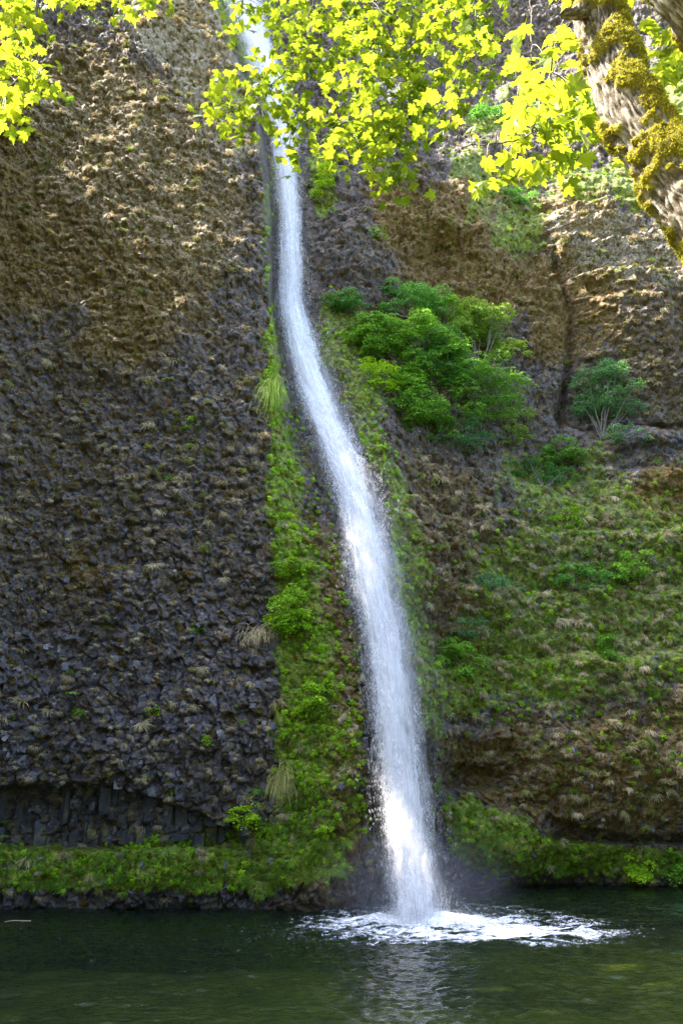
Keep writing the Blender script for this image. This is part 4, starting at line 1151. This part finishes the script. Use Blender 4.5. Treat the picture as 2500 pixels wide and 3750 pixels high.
def smooth_path(ctrl, n):
    c = np.array(ctrl, float); s = np.concatenate([[0], np.cumsum(np.linalg.norm(np.diff(c[:, :3], axis=0), axis=1))])
    u = np.linspace(0, s[-1], n); out = np.stack([np.interp(u, s, c[:, k]) for k in range(c.shape[1])], -1)
    k = max(3, n // 16) | 1
    pad = np.pad(out, ((k // 2, k // 2), (0, 0)), mode='reflect', reflect_type='odd')
    return np.stack([np.convolve(pad[:, j], np.ones(k) / k, 'valid') for j in range(out.shape[1])], -1)

def limb(ctrl, seed, nl=420, nr=150, mossbias=0.0):
    """ctrl rows: x, y, z, radius. returns mesh and fuzz points"""
    c = smooth_path(ctrl, nl); pts, rad = c[:, :3], c[:, 3]
    L = np.concatenate([[0], np.cumsum(np.linalg.norm(np.diff(pts, axis=0), axis=1))])
    t = np.gradient(pts, axis=0); t /= np.linalg.norm(t, axis=1)[:, None]
    s = np.cross(t, [0, 1, 0.0]); s /= np.linalg.norm(s, axis=1)[:, None]; u = np.cross(t, s)
    th = np.linspace(0, 2 * np.pi, nr, endpoint=False)
    d = np.cos(th)[None, :, None] * s[:, None] + np.sin(th)[None, :, None] * u[:, None]
    q_ = pts[:, None] + d * rad[:, None, None]
    x, y, z = q_[..., 0], q_[..., 1], q_[..., 2]
    lump = perlin(x * 3.2 + seed, y * 3.2, z * 3.2) + 0.5 * perlin(x * 8 + seed, y * 8, z * 8) + 0.25 * perlin(x * 20, y * 20, z * 20)
    up = d[..., 2] * 0.45 + d[..., 0] * 0.28
    mossm = smooth((lump + up + 0.30 + mossbias + 0.5 * perlin(x * 14, y * 14, z * 14)) / 0.5)
    ridg = np.abs(perlin(th[None] * 7.5 + 1.2 * perlin(L[:, None] * 6, th[None] * 3), L[:, None] * 8.0, seed))
    ringy = perlin(0 * th[None] + 3.3, L[:, None] * 9.0, seed + 2.0)
    hgt = mossm * (0.012 + 0.026 * np.clip(lump + 0.5, 0, 1.5) + 0.014 * perlin(x * 17, y * 17, z * 17 + seed) + 0.012 * perlin(x * 40, y * 40, z * 40)) + (1 - mossm) * (-0.026 * (1 - np.clip(ridg * 2.2, 0, 1)) ** 1.5 + 0.006 * ringy) + 0.03 * perlin(x * 1.6, y * 1.6 + seed, z * 1.6)
    q_ = q_ + d * hgt[..., None]
    i = np.arange(nl - 1)[:, None] * nr; j = np.arange(nr)[None]; k = (j + 1) % nr
    f = np.stack([i + j, i + k, i + nr + k, i + nr + j], -1).reshape(-1, 4)
    me = make_mesh('trunk', q_.reshape(-1, 3), f, M_bark, True, {'mossy': mossm.ravel(), 'ridge': np.broadcast_to(np.clip(ridg * 2.2, 0, 1), mossm.shape).ravel()})
    return me, q_.reshape(-1, 3), d.reshape(-1, 3), mossm.ravel()

def fuzz(pos, nrm, m, n, name, parent):
    w = np.where(m > 0.35)[0]
    k = rng.choice(w, n)
    o = pos[k] + rng.normal(size=(n, 3)) * 0.004
    d = nrm[k] + rng.normal(size=(n, 3)) * 0.55 + np.array([0, 0, -0.1]); d /= np.linalg.norm(d, axis=1)[:, None]
    s = np.cross(d, rng.normal(size=(n, 3))); s /= np.linalg.norm(s, axis=1)[:, None]
    L = (rng.uniform(0.010, 0.030, n) * (0.35 + 0.65 * m[k]))[:, None]
    v = np.stack([o - s * 0.004, o + s * 0.004, o + d * L], 1).reshape(-1, 3)
    me = make_mesh(name, v, np.arange(n * 3).reshape(n, 3), M_fuzz, False)
    ob = link(name, me, parent); ob['kind'] = 'stuff'

def V4(p, q, Y, r): return (*unproject(p, q, Y).tolist(), r)
maple = empty('maple_tree', (3.9, 4.6, 3.9))
tag(maple, 'leaning mossy maple in front on the right, its lit branches hanging across the falls', 'tree')
tr_ctrl = [(3.9, 4.6, 3.7, 0.34), (3.75, 4.75, 5.4, 0.27), (3.35, 4.95, 7.0, 0.25), V4(2640, 850, 5.2, 0.27), V4(2505, 690, 5.3, 0.26), V4(2382, 550, 5.35, 0.24), V4(2280, 385, 5.4, 0.222), V4(2222, 210, 5.5, 0.208), V4(2180, 20, 5.55, 0.205), V4(2150, -150, 5.7, 0.19), V4(2050, -450, 6.1, 0.17), V4(1900, -800, 7.0, 0.14), V4(1700, -1100, 8.2, 0.10)]
me, pz, nz_, mm = limb(tr_ctrl, 1.3, 700, 200)
link('trunk', me, maple); fuzz(pz, nz_, mm, 150000, 'moss', maple)
lb_ctrl = [V4(2720, 330, 4.9, 0.15), V4(2600, 130, 4.7, 0.145), V4(2500, 20, 4.6, 0.14), V4(2400, -90, 4.6, 0.13), V4(2250, -300, 4.8, 0.12), V4(1900, -800, 6, 0.07)]
me, pz, nz_, mm = limb(lb_ctrl, 5.1, 160, 90, 0.35)
me.name = 'limb'; link('branch', me, maple); fuzz(pz, nz_, mm, 45000, 'moss', maple)
# broken stub on the trunk
me, pz, nz_, mm = limb([V4(2180, 30, 5.5, 0.07), V4(2110, 50, 5.35, 0.055), V4(2062, 52, 5.28, 0.045), V4(2052, 52, 5.27, 0.01)], 8.1, 30, 40, -0.5)
me.name = 'branch_stub'; link('branch_stub', me, maple)

LEAF_HALF = [(0.0, 0.0), (0.16, -0.13), (0.36, -0.10), (0.30, 0.06), (0.44, 0.10), (0.62, 0.30), (0.47, 0.33), (0.42, 0.44), (0.22, 0.34), (0.27, 0.60), (0.13, 0.68), (0.0, 0.98)]
def maple_leaf(curl):
    h_ = LEAF_HALF
    out = [(x, y) for x, y in h_] + [(-x, y) for x, y in h_[-2:0:-1]]
    v = [(0, 0.30, 0.0)] + [(x, y, 0) for x, y in out]
    v = np.array(v)
    r = np.hypot(v[:, 0], v[:, 1] - 0.3)
    v[:, 2] = -curl * r ** 2 + 0.10 * np.abs(v[:, 0])
    n = len(out)
    f = [[0, 1 + i, 1 + (i + 1) % n] for i in range(n)]
    # the leaf stalk
    v = np.concatenate([v, [[-0.008, 0, 0], [0.008, 0, 0], [0.0, -0.55, 0.12]]])
    f.append([n + 1, n + 3, n + 2])
    return v, np.array(f)
LEAVES = [maple_leaf(c) for c in (0.15, 0.35, 0.6, 0.9)]

def in_poly(pts, x, y):
    n = len(pts); c = False
    for i in range(n):
        x1, y1 = pts[i]; x2, y2 = pts[(i + 1) % n]
        if (y1 > y) != (y2 > y) and x < (x2 - x1) * (y - y1) / (y2 - y1) + x1: c = not c
    return c

leaf_objs = [make_mesh('leaf', v, f, M_maple, False) for v, f in LEAVES]

class Foliage:
    def __init__(s, parent): s.items = []; s.wood = MB(); s.parent = parent
    def leaf(s, pos, size):
        d = random.uniform(0, 2 * math.pi)
        # leaf blade points outwards and down, its face roughly up
        e = Euler((random.gauss(-0.55, 0.45), random.gauss(0, 0.4), d))
        s.items.append((Vector(pos), e, size))
    def cluster(s, c, sz, n, R):
        c = np.array(c)
        for k in range(n):
            s.leaf(c + rng.normal(size=3) * np.array([R, R, R * 0.8]), sz * random.uniform(0.65, 1.2))
    def finish(s):
        def vis(it):
            x, y, z = it[0]; dy, dz = y, z - CAMZ
            w = dy * CT + dz * ST; p = 1250 + FPX * x / w; q = 1875 - FPX * (dz * CT - dy * ST) / w
            return (it[2] / w) if (-30 < p < 2530 and -30 < q < 3780) else 0
        order = sorted(s.items, key=lambda it: -vis(it))
        for pos, e, sz in order[:295]:
            o = link('leaf', random.choice(leaf_objs), s.parent); o.location = pos; o.rotation_euler = e; o.scale = (sz,) * 3
        mb = MB()
        for pos, e, sz in order[295:]:
            v, f = LEAVES[random.randrange(4)]
            R = np.array(e.to_matrix()) * sz
            mb.add(v @ R.T + np.array(pos), f)
        if mb.v:
            o = link('leaves', mb.mesh('leaves', M_maple, False), s.parent); o['kind'] = 'stuff'
        link('twigs', s.wood.mesh('twigs', M_wood), s.parent)['kind'] = 'stuff'

def grow(fol, polyg, n, Y0, Y1, size, mains, nl=(5, 9), R=0.16):
    mains_w = []
    for mpts, r0 in mains:
        c = smooth_path([(*unproject(p, q, Y).tolist(), 0) for p, q, Y in mpts], 40)[:, :3]
        c[1:] += np.cumsum(rng.normal(size=(39, 3)) * 0.008, axis=0)
        tube(fol.wood, c, np.linspace(r0, 0.006, 40), 6)
        mains_w.append(c)
    allp = np.concatenate(mains_w)
    xs = [a for a, b in polyg]; ys = [b for a, b in polyg]; k = 0; tries = 0
    while k < n and tries < n * 60:
        tries += 1
        p = random.uniform(min(xs), max(xs)); q = random.uniform(min(ys), max(ys))
        if not in_poly(polyg, p, q): continue
        if float(fbm(p / 75, q / 75, 71, 2)) < random.uniform(-0.45, 0.10): continue
        # depth follows the nearest main branch
        pr = np.stack([1250 + FPX * allp[:, 0] / (allp[:, 1] * CT + (allp[:, 2] - CAMZ) * ST), 1875 - FPX * ((allp[:, 2] - CAMZ) * CT - allp[:, 1] * ST) / (allp[:, 1] * CT + (allp[:, 2] - CAMZ) * ST)], -1)
        i = int(np.argmin(((pr - [p, q - 40]) ** 2).sum(1)))
        Y = float(np.clip(allp[i, 1] + random.gauss(0, 0.5), Y0, Y1))
        c = unproject(p, q, Y)
        fol.cluster(c, size, random.randint(*nl), R)
        st = allp[i]; mid = 0.5 * (st + c) + np.array([0, 0, 0.08])
        tt = np.linspace(0, 1, 6)[:, None]
        tube(fol.wood, (1 - tt) ** 2 * st + 2 * tt * (1 - tt) * mid + tt ** 2 * c, np.linspace(0.009, 0.003, 6), 4)
        k += 1

fol = Foliage(maple)
CENTRE = [(785, -60), (800, 90), (835, 150), (900, 120), (960, 130), (980, 240), (880, 265), (800, 290), (770, 310), (800, 470), (877, 520), (917, 480), (925, 575), (1028, 620), (1110, 570), (1132, 446), (1172, 415), (1185, 510), (1244, 585), (1298, 625), (1350, 560), (1393, 590), (1398, 725), (1441, 750), (1505, 715), (1465, 622), (1529, 590), (1590, 560), (1593, 446), (1690, 395), (1745, 360), (1800, 295), (1840, 231), (1845, 104), (1840, -60)]
grow(fol, CENTRE, 250, 8.5, 12.5, 0.165, [
    ([(1500, -260, 10.5), (1520, 0, 10.6), (1497, 290, 10.4), (1440, 520, 10.3), (1440, 700, 10.2)], 0.03),
    ([(1380, -260, 10.0), (1370, 160, 10.0), (1290, 420, 10.0), (1260, 580, 9.9)], 0.025),
    ([(1150, -300, 11), (1130, 130, 11), (1080, 330, 10.9), (1040, 580, 10.8)], 0.025),
    ([(1130, 130, 11), (1000, 300, 10.8), (860, 400, 10.6), (830, 460, 10.6)], 0.015),
    ([(900, -250, 11.3), (880, 0, 11.2), (850, 120, 11.1)], 0.02),
    ([(1750, -250, 9.6), (1740, 60, 9.6), (1700, 250, 9.5), (1640, 400, 9.5)], 0.02),
    ([(1620, -250, 9.8), (1630, 100, 9.8), (1700, 200, 9.7), (1780, 250, 9.7)], 0.02)], nl=(5, 9), R=0.17)
RIGHT = [(1905, 180), (1990, 150), (2060, 110), (2110, 200), (2150, 400), (2200, 560), (2140, 640), (2080, 660), (1990, 640), (1930, 590), (1840, 610), (1790, 600), (1740, 575), (1680, 575), (1770, 490), (1870, 440), (1900, 330), (1890, 230)]
grow(fol, RIGHT, 42, 5.6, 7.4, 0.19, [
    ([(2080, -120, 6.2), (2060, 90, 6.2), (1990, 380, 6.3), (1965, 480, 6.3), (1900, 530, 6.2), (1760, 560, 6.0), (1690, 570, 5.9)], 0.014),
    ([(1990, 380, 6.3), (2040, 520, 6.5), (2110, 600, 6.6)], 0.010),
    ([(1960, -150, 6.9), (1950, 200, 6.9), (1930, 300, 6.9)], 0.012)], nl=(2, 5), R=0.13)
BEHIND = [(2370, 60), (2560, 60), (2560, 300), (2460, 290), (2380, 190)]
grow(fol, BEHIND, 22, 7.5, 9.0, 0.18, [([(2450, -150, 8), (2440, 60, 8), (2480, 280, 8)], 0.02)], nl=(4, 7), R=0.15)
ABOVE = [(700, -900), (2500, -900), (2600, -120), (700, -120)]
grow(fol, ABOVE, 170, 7.5, 12.5, 0.19, [([(2050, -450, 6.1), (1700, -420, 8), (1500, -260, 10.5), (1150, -300, 11), (880, -250, 11.2)], 0.06),
    ([(1900, -800, 7.0), (1800, -500, 8.5), (1750, -250, 9.6)], 0.04), ([(2050, -450, 6.1), (2300, -300, 7), (2450, -150, 8)], 0.035)], nl=(5, 8), R=0.22)
fol.finish()

maple2 = empty('maple_tree', (-8.2, 8.5, 3.9))
tag(maple2, 'maple just outside the frame whose lit leafy branch hangs at the upper left corner', 'tree')
me, pz, nz_, mm = limb([(-8.2, 8.5, 3.7, 0.25), (-7.6, 8.7, 9, 0.2), (-6.2, 9.0, 13.5, 0.15), (-4.6, 9.0, 17.0, 0.07)], 3.3, 160, 60)
link('trunk', me, maple2)
fol2 = Foliage(maple2)
LEFT = [(-40, -40), (135, -40), (140, 60), (120, 140), (165, 240), (150, 300), (90, 320), (60, 350), (20, 480), (-40, 500)]
grow(fol2, LEFT, 40, 7.6, 9.2, 0.175, [([(-250, -300, 8.6), (110, -60, 8.6), (125, 100, 8.5), (90, 240, 8.4), (0, 330, 8.4)], 0.022)], nl=(4, 7), R=0.14)
grow(fol2, [(190, -40), (600, -40), (600, -5), (520, 60), (430, 50), (390, 0), (190, 10)], 20, 8.2, 9.6, 0.17, [([(-100, -350, 8.8), (150, -150, 8.8), (400, -70, 8.8), (560, -40, 8.8)], 0.02)], nl=(3, 5), R=0.12)
grow(fol2, [(-700, -600), (600, -600), (620, -90), (-700, -90)], 60, 7.5, 10.5, 0.19, [([(-600, -250, 9), (-250, -400, 9), (300, -300, 9.2)], 0.04)], nl=(5, 8), R=0.22)
fol2.finish()

# floating stick on the left of the pool
mb = MB()
a, b = unproject(15, 3402, 40.6), unproject(112, 3393, 41.2)
a[2] = b[2] = 0.05
tt = np.linspace(0, 1, 8)[:, None]
tube(mb, a * (1 - tt) + b * tt + np.array([0, 0, 0.03]) * np.sin(tt * 5), np.linspace(0.018, 0.03, 8), 6)
mb2 = mb.mesh('stick', simple_mat('wet_wood', [(0.3, (0.2, 0.14, 0.1)), (0.7, (0.4, 0.3, 0.22))], 9))
tag(link('stick', mb2), 'thin pale stick floating on the dark pool near the left shore', 'stick')

# unseen woods behind the camera and at its sides, added for their shade
def woods():
    src = source_collection('wood_source', [clump_mesh('wood_clump', M_shrubd, 150, 2.0, 0.6, 1.0) for i in range(3)])
    def put(name, n, x0, x1, y0, y1, zf):
        x = rng.uniform(x0, x1, n); y = rng.uniform(y0, y1, n); z = zf(x, y, n)
        scatter(name, np.stack([x, y, z], -1), rng.uniform(0, 6, (n, 3)), rng.uniform(0.8, 1.4, n), src, 3)
    put('shade_woodland', 700, -70, 70, -36, -9, lambda x, y, n: 4 + rng.uniform(0, 1, n) ** 0.8 * 30)
    # made-up tall trees on the left shade pool and lower falls, gaps admit sun
    n = 2300
    x = rng.uniform(-56, -28, n); y = rng.uniform(15, 50.5, n); z = rng.uniform(4, 76, n)
    z = np.where(y > 41, 4 + (z - 4) * 0.9, z)
    gap = (perlin(x / 14, y / 4.5, z / 11) > 0.02) & (y > 26) & (y < 42) & (z > 40)
    x = np.concatenate([x, rng.uniform(-56, -28, 1100)]); y = np.concatenate([y, rng.uniform(18, 44, 1100)]); z = np.concatenate([z, rng.uniform(4, 52, 1100)])
    gap = np.concatenate([gap, np.zeros(1100, bool)])
    k = ~gap
    scatter('shade_woodland', np.stack([x, y, z], -1)[k], rng.uniform(0, 6, (int(k.sum()), 3)), rng.uniform(0.8, 1.4, int(k.sum())), src, 3)
    put('shade_woodland', 420, -60, -32, -10, 38, lambda x, y, n: rng.uniform(0, 28, n))
    put('shade_woodland', 420, 32, 62, -10, 42, lambda x, y, n: rng.uniform(0, 28, n))
    def top(x, y, n):
        return 84 + rng.uniform(0, 24, n)
woods()
